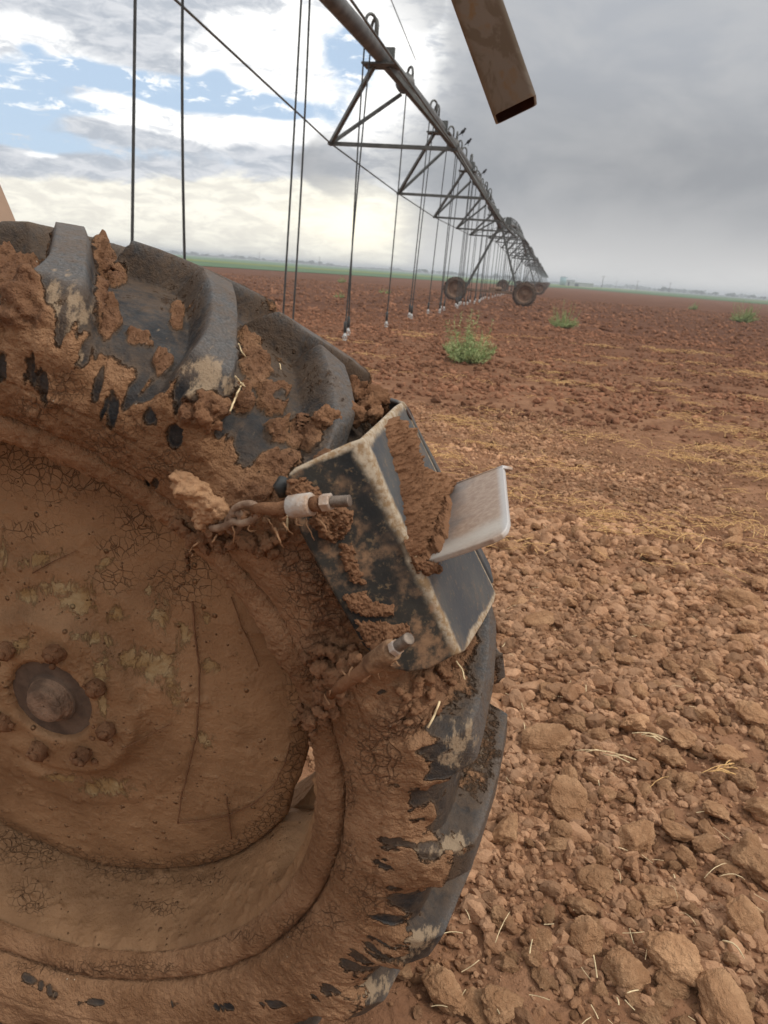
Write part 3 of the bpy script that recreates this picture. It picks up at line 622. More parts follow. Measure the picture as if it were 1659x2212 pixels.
def smooth_prof(P, k=2):
    Q_ = P.copy()
    for _ in range(k): Q_[1:-1] = (Q_[:-2]+2*Q_[1:-1]+Q_[2:])/4
    return Q_
pb = smooth_prof(resample(PB2, ss_), 14); po = smooth_prof(resample(PO2, ss_), 3)
ths = np.concatenate([np.arange(-72, 118, .155), np.arange(118, 288, .8)])*D2R; nT, nS = len(ths), len(ss_)
TH, SI = np.meshgrid(ths, np.arange(nS), indexing='ij'); OFFb = pb[SI, 0]; Rb = pb[SI, 1]; S_ = ss_[SI]
PITCH = 360/23
def lug_mask(TH, off, r, phase, mirror):
    o = .30-off if mirror else off
    oc = np.clip(o, -.03, .22); th0 = (9.0-2.4*sstep(35, 10, np.degrees(TH)))*np.sign(oc)*(np.abs(oc)/.15)**1.2
    dth = (np.degrees(TH)-phase-th0+(2.3*np.exp(-((np.degrees(TH)-58)/6)**2) if mirror else 1.3*np.exp(-((np.degrees(TH)-67)/6)**2))+PITCH*50) % PITCH; dth = np.where(dth > PITCH/2, dth-PITCH, dth)
    side = sstep(.515, .47, r)*(o < .03)
    d = np.abs(dth)*D2R*.54*.87; skew = np.where(dth > 0, .004, 0)
    w = .0135+.004*sstep(.05, -.01, o)+.006*side
    fl = .0105+.005*(dth < 0)
    m_ = 1-np.clip((d-w)/fl, 0, 1); m_ = m_*m_*(3-2*m_)*.35+m_*.65
    nose = 1-np.clip((o-(.136 if mirror else .152))/.012, 0, 1); m_ = np.minimum(m_, nose)
    m_ = m_*np.where(o < .03, sstep(.447, .487, r)*.999+.001*(r > .5), 1)
    return m_, dth
LN, dN = lug_mask(TH, OFFb, Rb, 60.2, False); LF, dF = lug_mask(TH, OFFb, Rb, 68.9, True)
L = np.maximum(LN, LF)
off = OFFb*(1-L)+po[SI, 0]*L; rad = Rb*(1-L)+po[SI, 1]*L
dg_ = np.degrees(TH); win = sstep(25, 28, dg_)*sstep(48, 45, dg_)*sstep(-.01, .02, off); rad = rad-win*np.clip(rad-.532, 0, 1)
V = wpt(TH, off, rad)-WZ*(.10*np.clip(off, 0, 1)*sstep(52, 26, np.degrees(TH))+(.03+.08*sstep(26, 52, np.degrees(TH)))*np.clip(off-.12, 0, 1))[:, :, None]
def grid_normals(V):
    a = np.gradient(V, axis=0); b_ = np.gradient(V, axis=1); n_ = np.cross(a, b_); n_ /= np.linalg.norm(n_, axis=2)[:, :, None]+1e-12; return n_
N = grid_normals(V); cen = WP+WA*.15
if np.mean(np.einsum('ijk,ijk->ij', N, V-cen)) < 0: N = -N
Pf = V.reshape(-1, 3); U_, V_ = to_px(Pf); sh = TH.shape; U_ = U_.reshape(sh); V_ = V_.reshape(sh)
def blobs(lst, U=U_, V=V_, pw=1.):
    out = np.zeros(U.shape)
    for b_ in lst:
        x, y, rx, ry = b_[:4]; a = (b_[4] if len(b_) > 4 else 0)*D2R; dx, dy = U-x, V-y
        if abs(rx)+abs(ry) <= 0: continue
        u = (dx*math.cos(a)+dy*math.sin(a))/rx; v = (-dx*math.sin(a)+dy*math.cos(a))/ry; out = np.maximum(out, np.exp(-(u*u+v*v)*.7))
    return out
nA = fbm(Pf*14, 4, 41).reshape(sh); nB = fbm(Pf*46, 4, 42, .6).reshape(sh); nC = fbm(Pf*130, 3, 43, .6).reshape(sh)
deg = np.degrees(TH); deg = np.where(deg > 180, deg-360, deg)
treadness = sstep(.494, .512, Rb)                            # 0 sidewall, 1 tread
lower = sstep(24, 8, deg)*(deg > -120)
thick = blobs([(222, 560, 26, 60, -8), (232, 690, 32, 60), (215, 640, 20, 60), (300, 735, 40, 26), (352, 790, 26, 28), (440, 880, 46, 40), (545, 790, 36, 62, -20), (520, 860, 26, 40), (585, 860, 34, 40), (655, 945, 46, 34), (600, 1000, 50, 34), (600, 935, 30, 30), (60, 620, 46, 44), (75, 680, 40, 40), (20, 600, 34, 50), (30, 690, 30, 24), (700, 1000, 26, 30), (380, 700, 20, 40), (250, 600, 26, 26)])
thick = sstep(.42, .80, thick+.35*nB+.2*nA)
thick = np.maximum(thick, .95*blobs([(690, 1240, 50, 70, -30), (720, 1330, 40, 60, -30), (640, 1180, 40, 60), (700, 1400, 40, 50), (930, 1480, 60, 50, -30), (880, 1540, 60, 40, -20), (960, 1420, 40, 60), (1010, 1370, 16, 50), (560, 1060, 50, 30)]))
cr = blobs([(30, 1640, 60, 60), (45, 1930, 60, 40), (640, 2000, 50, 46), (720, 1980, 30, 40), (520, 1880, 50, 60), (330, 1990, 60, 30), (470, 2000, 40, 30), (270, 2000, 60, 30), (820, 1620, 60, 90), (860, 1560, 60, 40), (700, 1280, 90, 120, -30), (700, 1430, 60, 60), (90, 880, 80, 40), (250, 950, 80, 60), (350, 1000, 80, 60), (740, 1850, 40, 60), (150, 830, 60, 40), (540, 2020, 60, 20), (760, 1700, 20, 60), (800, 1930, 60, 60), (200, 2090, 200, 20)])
black = blobs([(212, 830, 10, 50), (222, 880, 10, 26, 20), (245, 880, 10, 30), (178, 740, 12, 40), (330, 845, 40, 10, -30), (330, 1040, 12, 10), (15, 790, 20, 30, 30), (45, 790, 12, 34, -20), (70, 800, 10, 34, -20), (95, 820, 12, 50, -20), (130, 720, 8, 30), (330, 1040-137, 12, 14), (560, 1010, 36, 44), (535, 960, 20, 30), (480, 930, 14, 24), (410, 870, 20, 26, 30), (378, 830, 22, 26, -30), (600, 870, 18, 18), (480, 760, 18, 40, 0), (735, 1350, 20, 40, -30), (290, 850, 10, 30, 30), (380, 940, 14, 20),
   (905, 1720, 16, 22), (935, 1630, 30, 22), (945, 1575, 26, 14), (895, 1760, 16, 12), (870, 1830, 46, 22), (925, 1825, 40, 22), (860, 1905, 22, 12), (895, 1945, 40, 16), (835, 1990, 34, 16), (835, 2030, 50, 20, -20), (880, 2010, 24, 16), (790, 2070, 44, 16, -20), (720, 2130, 40, 14, -30), (950, 1690, 26, 30), (830, 1860, 16, 30), (985, 1605, 20, 20), (600, 2168, 30, 7), (480, 2174, 22, 7), (370, 2168, 10, 8), (90, 2130, 40, 10, 30), (200, 2164, 26, 6), (540, 1990, 12, 6), (825, 1500, 10, 10)])
tanb = blobs([(160, 680, 24, 60, -5), (165, 740, 18, 40), (120, 650, 20, 40), (455, 800, 46, 30, 20), (430, 830, 26, 40, 20), (480, 820, 30, 24), (1000, 1600, 34, 40), (975, 1640, 40, 18), (985, 1825, 50, 24), (960, 1840, 40, 14), (895, 2030, 50, 22, -20), (800, 2140, 60, 24, -20), (860, 1640+50, 40, 8), (880, 2060, 30, 14)])
mud = (1-treadness)*1.0+treadness*(.27+.30*nA)
mud = np.where(L > .8, np.minimum(mud, .24+.1*nA+(1-treadness)*.75), mud)
mud = mud+lower*treadness*(1-L)*.12
mud = mud+.18*(1-treadness)*nA-.0
ragged = np.exp(-((Rb-.503)/.012)**2)*(OFFb < .03); mud = mud-ragged*(.26+.25*lower)*(nB > -.35)
streakn = fbm(np.stack([deg*1.1, (Rb+OFFb)*14, deg*0], 2).reshape(-1, 3), 3, 77).reshape(sh)
mud = mud-np.clip(black*(.95+2.6*(streakn+.8*nB)), 0, 1.2)+thick*1.1
mud = mud-.75*tanb*sstep(-.15, .35, nB+streakn*.6)
mud = np.clip(mud+.22*nB, 0, 1)
mm_ = sstep(.42, .58, mud)
disp = mm_*(.0012+.0022*(nB+.6)*(1+.9*nA)+.0016*nC*(1+nA)+.0035*np.clip(nB-.2, 0, 1))+thick*(.0050+.009*nB+.005*nC)*sstep(.2, .5, thick)
disp = disp+.0022*nA*(1-treadness)*mm_
dry = L*.0006*nB+(1-mm_)*.0002*nC
# moulded seam lines and small pits on the tread, groove circles on the sidewall
seam = np.exp(-((dF+dN*0-3.7)/.17)**2)*(OFFb > .02)*(OFFb < .14)*(1-L); disp = disp+.0016*seam*(1-L)
disp = disp-.0022*np.exp(-((S_-np.interp(.447, PB[:, 1], sl[:17]))/.0016)**2)*(.4+.6*(nA > 0))
disp = disp*sstep(0, .004, S_)
V = V+N*(disp+dry)[:, :, None]
i = np.arange(nT)[:, None]; i2 = (i+1) % nT; j = np.arange(nS-1)[None]
Q = np.stack([i*nS+j, i2*nS+j, i2*nS+j+1, i*nS+j+1], -1).reshape(-1, 4)
m, t, b, co = newmat('muddy_tyre_rubber')
aM, aT, aK, aC, aL = (t.attr(q) for q in ('mud', 'tan', 'thick', 'crk', 'lug'))
nf = t.noise(co, 120, 4, .65); nm = t.noise(co, 32, 5, .6); nl = t.noise(co, 9, 4, .6); nx = t.noise(t.v('MULTIPLY', co, (1, 1, 1)), 420, 3, .7)
mf = t.ss(t.m('ADD', aM, t.m('MULTIPLY', t.m('SUBTRACT', nf, .5), .8)), .38, .60)
rub = t.mix(t.ss(nm, .3, .7), (.014, .015, .017), (.042, .042, .042)); rub = t.mix(t.m('MULTIPLY', aL, .75), rub, t.mix(t.ss(nx, .35, .7), (.075, .075, .076), (.175, .170, .162)))
rub = t.mix(t.m('MULTIPLY', t.ss(t.m('ADD', nl, t.m('MULTIPLY', nf, .35)), .5, .82), .55), rub, (.135, .090, .058))
rub = t.mix(t.m('MULTIPLY', t.ss(t.m('ADD', aM, t.m('MULTIPLY', t.m('SUBTRACT', nf, .5), .6)), .05, .42), .62), rub, (.125, .082, .052))
streak = t.noise(t.v('MULTIPLY', co, (70, 30, 30)), 1.6, 5, .7)
rub = t.mix(t.m('MULTIPLY', t.ss(t.m('ADD', aT, t.m('MULTIPLY', t.m('SUBTRACT', streak, .5), 3.4)), .45, .95), .8), rub, (.34, .245, .155))
mudc = t.mix(t.ss(nl, .35, .65), MUD_A, MUD_B); mudc = t.mix(t.m('MULTIPLY', t.ss(nf, .5, .75), .35), mudc, (.34, .20, .115)); mudc = t.mix(t.m('MULTIPLY', aK, .7), mudc, t.mix(t.ss(nf, .3, .7), (.12, .056, .032), (.215, .108, .060)))
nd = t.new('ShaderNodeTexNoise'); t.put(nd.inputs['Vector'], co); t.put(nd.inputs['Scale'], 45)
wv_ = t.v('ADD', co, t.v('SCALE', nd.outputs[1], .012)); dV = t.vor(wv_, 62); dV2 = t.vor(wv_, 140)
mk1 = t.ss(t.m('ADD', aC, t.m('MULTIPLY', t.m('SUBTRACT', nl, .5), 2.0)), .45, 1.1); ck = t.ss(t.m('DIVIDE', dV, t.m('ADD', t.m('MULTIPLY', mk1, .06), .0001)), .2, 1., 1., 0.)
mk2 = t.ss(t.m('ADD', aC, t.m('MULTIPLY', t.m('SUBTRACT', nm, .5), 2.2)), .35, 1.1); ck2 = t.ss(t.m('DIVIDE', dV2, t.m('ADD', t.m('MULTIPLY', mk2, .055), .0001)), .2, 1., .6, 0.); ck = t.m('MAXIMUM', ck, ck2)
mudc = t.mix(t.m('MULTIPLY', ck, .36), mudc, (.09, .042, .024))  # cracks darkened in colour too, painted shade on top of the bump
# tiny pale seed husks stuck in the mud
hs_ = t.ss(t.vor(co, 65, 'F1'), .045, .065, 1., 0.); hs_ = t.m('MULTIPLY', hs_, t.ss(nm, .56, .6)); mudc = t.mix(hs_, mudc, (.6, .5, .38))
t.put(b.inputs['Base Color'], t.mix(mf, rub, mudc)); t.put(b.inputs['Roughness'], t.m('ADD', .56, t.m('MULTIPLY', mf, .38))); b.inputs['Specular IOR Level'].default_value = .16
hgt = t.m('ADD', t.m('MULTIPLY', mf, .55), t.m('ADD', t.m('MULTIPLY', nf, t.m('ADD', .35, t.m('MULTIPLY', mf, .9))), t.m('MULTIPLY', nx, .22)))
hgt = t.m('SUBTRACT', hgt, t.m('MULTIPLY', ck, t.m('MULTIPLY', mf, 1.5)))
hgt = t.m('ADD', hgt, t.m('MULTIPLY', t.m('MULTIPLY', t.noise(co, 62, 5, .7), mf), 1.6)); t.put(b.inputs['Normal'], t.bump(hgt, .0065))
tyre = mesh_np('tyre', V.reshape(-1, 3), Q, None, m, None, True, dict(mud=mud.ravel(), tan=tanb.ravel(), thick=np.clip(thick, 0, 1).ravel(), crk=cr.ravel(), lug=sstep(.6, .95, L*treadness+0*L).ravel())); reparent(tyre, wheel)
tyV = V.reshape(-1, 3).copy()
# disc and rim
def wheel_mud(name):
    m, t, b, co = newmat(name); aC, aY = t.attr('crk'), t.attr('paint')
    n1 = t.noise(co, 7, 5, .6); n2 = t.noise(co, 50, 5, .65); n3 = t.noise(co, 260, 3, .7)
    c = t.mix(t.ss(n1, .35, .65), (.225, .122, .060), (.335, .192, .098)); c = t.mix(t.m('MULTIPLY', t.ss(n2, .52, .75), .3), c, (.35, .21, .118))
    pf = t.m('MULTIPLY', t.ss(t.m('ADD', aY, t.m('MULTIPLY', t.m('SUBTRACT', t.noise(t.v('MULTIPLY', co, (1.6, 1, .8)), 34, 6, .75, 1.2), .5), 3.2)),   .52, .9), .85)
    c = t.mix(t.m('MULTIPLY', pf, .8), c, t.mix(t.ss(t.noise(co, 26, 3), .4, .6), (.30, .19, .075), (.40, .30, .155)))
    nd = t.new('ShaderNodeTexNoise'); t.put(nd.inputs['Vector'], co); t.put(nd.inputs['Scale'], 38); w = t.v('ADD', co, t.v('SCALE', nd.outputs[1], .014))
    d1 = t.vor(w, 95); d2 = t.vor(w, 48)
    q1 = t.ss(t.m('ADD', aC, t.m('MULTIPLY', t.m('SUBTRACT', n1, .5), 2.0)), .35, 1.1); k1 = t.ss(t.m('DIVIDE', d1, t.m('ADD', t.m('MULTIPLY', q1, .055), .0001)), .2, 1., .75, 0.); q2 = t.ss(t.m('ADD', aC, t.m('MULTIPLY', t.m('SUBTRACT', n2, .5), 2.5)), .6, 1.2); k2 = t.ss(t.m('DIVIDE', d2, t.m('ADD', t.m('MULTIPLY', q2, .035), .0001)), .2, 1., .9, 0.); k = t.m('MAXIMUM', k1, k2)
    c = t.mix(t.m('MULTIPLY', k, .36), c, (.085, .042, .024))  # painted crevice shade along the crack lines
    sp = t.m('MULTIPLY', t.ss(t.vor(co, 42, 'F1'), .05, .16, 1, 0.), t.ss(n1, .42, .6))
    t.put(b.inputs['Base Color'], c); b.inputs['Roughness'].default_value = .6; b.inputs['Specular IOR Level'].default_value = .18
    h = t.m('SUBTRACT', t.m('ADD', t.m('ADD', t.m('MULTIPLY', n2, .9), t.m('MULTIPLY', n3, .35)), t.m('MULTIPLY', t.m('MAXIMUM', sp, t.m('MULTIPLY', t.ss(t.vor(co, 118, 'F1'), .04, .2, 1, 0.), t.ss(n2, .5, .62))), 1.5)), t.m('ADD', t.m('MULTIPLY', k, 1.1), t.m('MULTIPLY', pf, .35)))
    t.put(b.inputs['Normal'], t.bump(h, .0045)); return m
M_wm = wheel_mud('mud_coated_wheel_steel')
def polar(name, prof, step, dens, extra, parent, notch=False, crf=None, paint=None, close=False):
    prof = np.array(prof, float); cl = np.concatenate([[0], np.cumsum(np.linalg.norm(np.diff(prof, axis=0), axis=1))]); s = np.arange(0, cl[-1], step); s = np.append(s, cl[-1])
    p = smooth_prof(np.stack([np.interp(s, cl, prof[:, 0]), np.interp(s, cl, prof[:, 1])], 1), 6)
    th = np.arange(0, 360, dens)*D2R; T_, I_ = np.meshgrid(th, np.arange(len(s)), indexing='ij'); o_ = p[I_, 0].copy(); r_ = p[I_, 1].copy()
    o_, r_ = extra(T_, o_, r_); Vv = wpt(T_, o_, r_); Nn = grid_normals(Vv); Nn = np.where((Nn @ WA)[:, :, None] > 0, -Nn, Nn)
    f_ = Vv.reshape(-1, 3); a_ = fbm(f_*11, 4, 61).reshape(T_.shape); c_ = fbm(f_*55, 4, 62, .6).reshape(T_.shape)
    e_ = fbm(f_*120, 3, 63, .6).reshape(T_.shape); Vv = Vv+Nn*((.0030*a_+.0013*c_*(1+a_)+.006*np.clip(c_-.26, 0, 1)+.0005*e_)*(1.5 if name == 'rim' else 1))[:, :, None]
    u, v = to_px(Vv); n_ = len(th); m_ = len(s); i = np.arange(n_)[:, None]; i2 = (i+1) % n_; j = np.arange(m_-1)[None]
    Q = np.stack([i*m_+j, i2*m_+j, i2*m_+j+1, i*m_+j+1], -1).reshape(-1, 4)
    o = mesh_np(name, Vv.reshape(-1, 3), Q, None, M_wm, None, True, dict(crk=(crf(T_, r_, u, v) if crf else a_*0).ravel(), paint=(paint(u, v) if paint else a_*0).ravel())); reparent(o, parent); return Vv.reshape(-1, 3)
def ext_disc(T_, o, r):
    dg = (np.degrees(T_)+180) % 360-180; nt_ = sstep(-30, -22, dg)*sstep(6, -2, dg)
    r = r-nt_*.012*sstep(.30, .337, r)
    for a0 in (12, 132, 252): o = o-.011*np.exp(-((dg-a0+180) % 360-180)**2/180.)*np.exp(-((r-.145)/.018)**2)
    for k in range(8): a0 = 53+45*k; o = o+.0025*np.exp(-(((dg-a0+180) % 360-180)/9.)**2)*np.exp(-((r-.082)/.02)**2)
    return o, r
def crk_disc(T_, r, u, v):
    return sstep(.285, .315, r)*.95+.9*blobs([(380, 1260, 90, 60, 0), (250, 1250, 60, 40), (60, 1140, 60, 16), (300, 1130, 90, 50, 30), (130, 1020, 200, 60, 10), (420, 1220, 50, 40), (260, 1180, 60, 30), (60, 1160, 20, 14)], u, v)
paint_l = [(84, 1207, 60, 14, -15), (168, 1299, 46, 34, -20), (130, 1270, 50, 20), (346, 1320, 24, 50, 0), (323, 1274, 14, 14), (378, 1497, 22, 50, -10), (302, 1425, 50, 26), (63, 1287, 30, 20), (8, 1190, 12, 34), (445, 1333, 12, 16), (455, 1438, 30, 16), (227, 1215, 18, 10, -35), (345, 1440, 50, 26, -20), (260, 1330, 30, 20), (396, 1380, 16, 30), (200, 1380, 50, 16, 10), (440, 1600, 20, 20), (230, 1700, 60, 20), (30, 1400, 40, 16, -20), (220, 1440, 20, 40), (225, 1520, 12, 40), (130, 1680, 50, 10)]
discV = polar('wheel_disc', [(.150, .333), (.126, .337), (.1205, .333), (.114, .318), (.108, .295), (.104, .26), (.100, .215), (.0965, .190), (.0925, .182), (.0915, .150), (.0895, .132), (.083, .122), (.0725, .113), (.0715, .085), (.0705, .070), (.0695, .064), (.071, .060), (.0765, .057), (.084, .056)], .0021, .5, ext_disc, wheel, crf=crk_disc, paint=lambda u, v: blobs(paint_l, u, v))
def ext_rim(T_, o, r):
    dg = (np.degrees(T_)+180) % 360-180; nt_ = sstep(-34, -27, dg)*sstep(9, 1, dg)
    r = r+nt_*.026*sstep(.03, .075, o)*(o < .16); return o, r
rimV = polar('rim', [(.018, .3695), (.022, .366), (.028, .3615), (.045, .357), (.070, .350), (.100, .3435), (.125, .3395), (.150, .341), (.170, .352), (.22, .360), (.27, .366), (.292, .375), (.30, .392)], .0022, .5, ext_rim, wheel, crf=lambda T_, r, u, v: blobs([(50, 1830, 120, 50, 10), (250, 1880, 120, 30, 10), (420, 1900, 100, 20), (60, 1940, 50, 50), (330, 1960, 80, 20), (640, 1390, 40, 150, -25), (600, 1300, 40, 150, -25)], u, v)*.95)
# hub plate, knob, nuts
M_hub = simplemat('dark_hub_plate', (.10, .068, .050), .85, 0, .25, 25, .0015, (.15, .10, .07), .15); M_knob = simplemat('muddy_hub_knob', (.17, .105, .068), .9, 0, .3, 45, .003, (.27, .17, .11))
mb = MB(); lathe(mb, [(.0795, .058), (.0790, .036), (.0785, .034), (.076, .0335), (.0755, .0330), (.0755, .001)], WP, WA, 64); hp = mb.build('hub_plate', M_hub); reparent(hp, wheel)
mb = MB(); lathe(mb, [(.0755, .031), (.074, .0295), (.070, .0292), (.0685, .0275), (.068, .0245), (.0615, .0240), (.0600, .0225), (.0598, .012), (.0605, .006), (.0608, .001)], WP, WA, 40); kb = mb.build('hub_knob', M_knob); reparent(kb, wheel)
for k in range(8):
    a = (74-45*k+(3 if k > 4 else 0))*D2R; c = wpt(a, .064, .083); mb = MB(); cv, ct = clod_shape(3, 500+k, .35, 3)
    u = math.cos(a)*WX+math.sin(a)*WZ; w = -math.sin(a)*WX+math.cos(a)*WZ
    hx = [(.0115*math.cos(q*math.pi/3), .0115*math.sin(q*math.pi/3)) for q in range(6)]
    V6 = [c+WA*.007+u*x+w*y for x, y in hx]+[c-WA*.006+u*x+w*y for x, y in hx]+[c-WA*.006]
    mb.add(V6, [[q, (q+1) % 6, 6+(q+1) % 6, 6+q] for q in range(6)], [[6+q, 6+(q+1) % 6, 12] for q in range(6)])
    mb.tube([c-WA*.005, c-WA*.011], .0058, 10); rm_ = rotm(); mb.add(c+WA*.002+(cv*.0125) @ rm_, None, ct); 
    for q in range(6): cc = c+rng.normal(0, .0065, 3)-WA*.002; mb.add(cc+ICO[2][0]*rng.uniform(.002, .0045)*(1+.3*fbm(ICO[2][0]*3+q, 2, q))[:, None], None, ICO[2][1])
    nt_ = mb.build('lug_nut', M_mud); reparent(nt_, wheel)
# ---- helper: world point of the visible wheel surface under a photo pixel
ALLV = np.vstack([tyV, discV, rimV]); AU, AV = to_px(ALLV); AD = np.linalg.norm(ALLV-CAM, axis=1)
def surf(px, py, w=5.):
    k = np.where((np.abs(AU-px) < w) & (np.abs(AV-py) < w))[0]
    if not len(k): return on_off(px, py, .02)
    q = k[np.argmin(AD[k])]; return CAM+ray(px, py)*AD[q]
def cake(name, parent, sph, mat, voxel=.0022, d1=.005, d2=.0028, sc=.013, seed=1, rnd=.35, fl=None, kids=3):
    """sph: list of (point, radius) merged into one lumpy crust"""
    g_ = np.random.default_rng(seed); mb = MB()
    for c, r in sph:
        cv, ct = CLs[3][g_.integers(0, 10)]; cv = cv @ rotm(g_); k = 1+rnd*g_.normal(0, .5, 3); mb.add(c+cv*r*1.08*np.clip(k, .7, 1.4), None, ct)
        for _ in range(kids):
            cv, ct = CLs[2][g_.integers(0, 10)]; cv = cv @ rotm(g_)
            d_ = g_.normal(size=3); d_ /= np.linalg.norm(d_); mb.add(c+d_*r*g_.uniform(.4, .85)*(1 if fl is None else np.where(np.ones(3) > 0, 1, 1))+cv*r*g_.uniform(.2, .62), None, ct)
    o = mb.build(name, mat, parent)
    md = o.modifiers.new('r', 'REMESH'); md.mode = 'VOXEL'; md.voxel_size = voxel; md.use_smooth_shade = True
    for nm, sz, st in (('a', sc, d1*.8), ('b', sc*.36, d2*1.3), ('c', sc*.15, d2*.8)):
        tx = bpy.data.textures.new(nm, 'CLOUDS'); tx.noise_scale = sz; tx.noise_depth = 4; tx.noise_type = 'HARD_NOISE' if nm != 'a' else 'SOFT_NOISE'; tx.noise_basis = 'ORIGINAL_PERLIN'
        md = o.modifiers.new(nm, 'DISPLACE'); md.texture = tx; md.strength = st*2; md.mid_level = .45 if nm == 'a' else .22; md.texture_coords = 'GLOBAL'
    return o
def PXM(p): return np.linalg.norm(p-CAM)/F         # metres per photo pixel there
def lumps(lst, lift=0.):
    out = []
    for x, y, r in lst:
        p = surf(x, y); q = PXM(p); out.append((p-ray(x, y)*(r*q*lift), r*q))
    return out
cake('mud_clod', wheel, lumps([(392, 1042, 24), (412, 1060, 34), (480, 1100, 18), (440, 1135, 16), (425, 1082, 30), (450, 1105, 28), (438, 1125, 22), (462, 1085, 20), (400, 1035, 16), (430, 1050, 16), (445, 1070, 20)], .25), M_mudlight, .0014, .005, .0025, .020, 2, kids=1)
cake('mud_clod', wheel, lumps([(385, 1130, 12), (398, 1148, 15), (372, 1138, 10), (418, 1163, 16), (440, 1160, 16), (468, 1165, 17), (440, 1185, 12), (500, 1172, 15), (530, 1165, 16), (482, 1180, 13), (548, 1180, 14), (578, 1170, 20), (600, 1165, 12), (565, 1195, 14), (415, 1178, 8), (590, 1195, 12), (610, 1150, 14), (408, 1195, 7), (404, 1210, 5), (407, 1226, 4), (412, 1238, 3), (455, 1150, 14), (500, 1135, 9), (530, 1110, 7), (560, 1105, 8), (590, 1103, 9), (575, 1125, 9), (545, 1130, 9), (610, 1108, 8), (475, 1130, 8)], .8), M_mud, .0016, .005, .003, .011, 3)
cake('mud_clod', wheel, lumps([(736, 1468, 24), (700, 1440, 22), (722, 1500, 20), (690, 1525, 16), (665, 1545, 15), (688, 1405, 18), (660, 1420, 10), (672, 1560, 13), (650, 1548, 10), (722, 1535, 14), (676, 1585, 8), (672, 1605, 6), (750, 1430, 18), (700, 1475, 18), (650, 1530, 8), (775, 1460, 14), (740, 1450, 20), (700, 1500, 22), (720, 1470, 24), (760, 1400, 12), (725, 1410, 16), (640, 1560, 7), (700, 1555, 10), (740, 1510, 12), (790, 1420, 12), (815, 1410, 9)], .75), M_mud, .0018, .006, .0035, .014, 4)
cake('mud_clod', wheel, lumps([(860, 1490, 13), (900, 1482, 17), (930, 1500, 15), (960, 1455, 16), (985, 1432, 12), (1002, 1400, 8), (900, 1530, 14), (870, 1525, 12), (945, 1535, 9), (925, 1465, 15), (885, 1560, 8), (1012, 1375, 5), (915, 1560, 7), (975, 1475, 9), (880, 1505, 10)], .1), M_mud, .0018, .005, .003, .012, 5)
cake('mud_clod', wheel, lumps([(442, 905, 16), (465, 885, 14), (430, 875, 12), (470, 915, 10), (450, 930, 8)], .05), M_mud, .0018, .004, .0025, .012, 15)
# thin root strands dried on the disc, straws stuck in the mud
mb = MB()
def strand(pts, w, lift=1.2): mb.tube([surf(x, y)-ray(x, y)*(w*lift*PXM(surf(x, y))) for x, y in pts], np.array([w*.5]*len(pts))*.0005*np.linspace(1.1, .8, len(pts)), 6)
def dens(pts, n=6):
    out = []
    for (x0, y0), (x1, y1) in zip(pts[:-1], pts[1:]):
        for q in range(n): out.append((x0+(x1-x0)*q/n+random.uniform(-.8, .8), y0+(y1-y0)*q/n))
    return out+[pts[-1]]
strand(dens([(416, 1300), (420, 1360), (427, 1410), (431, 1450), (429, 1520), (424, 1590), (410, 1650), (392, 1720), (384, 1778)]), 5)
strand(dens([(384, 1778), (440, 1772), (490, 1762), (545, 1738), (590, 1700), (615, 1650), (627, 1605)]), 4)
strand(dens([(490, 1722), (494, 1762), (500, 1812)]), 4); strand(dens([(262, 1620), (300, 1600), (370, 1562)]), 3)
strand(dens([(500, 1290), (520, 1350), (545, 1400), (560, 1440)]), 2.5); strand(dens([(70, 1238), (110, 1215), (165, 1190)]), 2.5)
o = mb.build('root_strand', M_mud, wheel)
for pts, w in (([(515, 742), (522, 760), (531, 772)], 2.4), ([(524, 828), (512, 850), (506, 867), (497, 888)], 3.2), ([(508, 812), (520, 826), (529, 836)], 3.2), ([(985, 1428), (998, 1446), (1004, 1468)], 3.4), ([(950, 1515), (938, 1545), (924, 1572)], 4.5), ([(604, 785), (607, 798)], 2), ([(622, 1095), (621, 1125), (620, 1160)], 3.5), ([(500, 1150), (512, 1168), (528, 1190)], 2.2)):
    mb = MB(); mb.tube([surf(x, y)-ray(x, y)*(.004 if y < 1400 else .008) for x, y in dens(pts, 3)], w*.00025, 6); mb.build('straw', M_strawp, wheel)
tag(wheel, 'big muddy lugged tractor-type tyre and mud-caked wheel filling the left foreground', 'wheel')

# ------------------------------------------------------------ the steel cleat clamped over the tyre
cleat = empty('traction_cleat', tuple(on_off(880, 1180, .05)))
def plane3(a, b_, c): n = np.cross(b_-a, c-a); return a, n/np.linalg.norm(n)
def on_plane(px, py, pl): d = ray(px, py); return CAM+d*(((pl[0]-CAM) @ pl[1])/(d @ pl[1]))
bT, bB = on_off(783, 947, -.018), on_off(995, 1412, -.018)
PLs = plane3(bT, bB, on_off(622, 1028, -.052)); PLt = plane3(bT, bB, on_off(940, 1010, .158))
side_px = [(783, 947), (755, 957), (700, 982), (658, 1002), (638, 1012), (626, 1024), (621, 1040), (620, 1062), (628, 1085), (650, 1150), (700, 1245), (750, 1332), (786, 1395), (815, 1425), (850, 1446), (885, 1453), (925, 1446), (958, 1430), (980, 1418), (995, 1412)]
tread_px = [(783, 947), (825, 908), (858, 876), (869, 869), (878, 872), (890, 890), (940, 1008), (990, 1110), (1040, 1212), (1064, 1262), (1072, 1284), (1068, 1302), (1045, 1345), (1016, 1392), (1006, 1406), (995, 1412)]
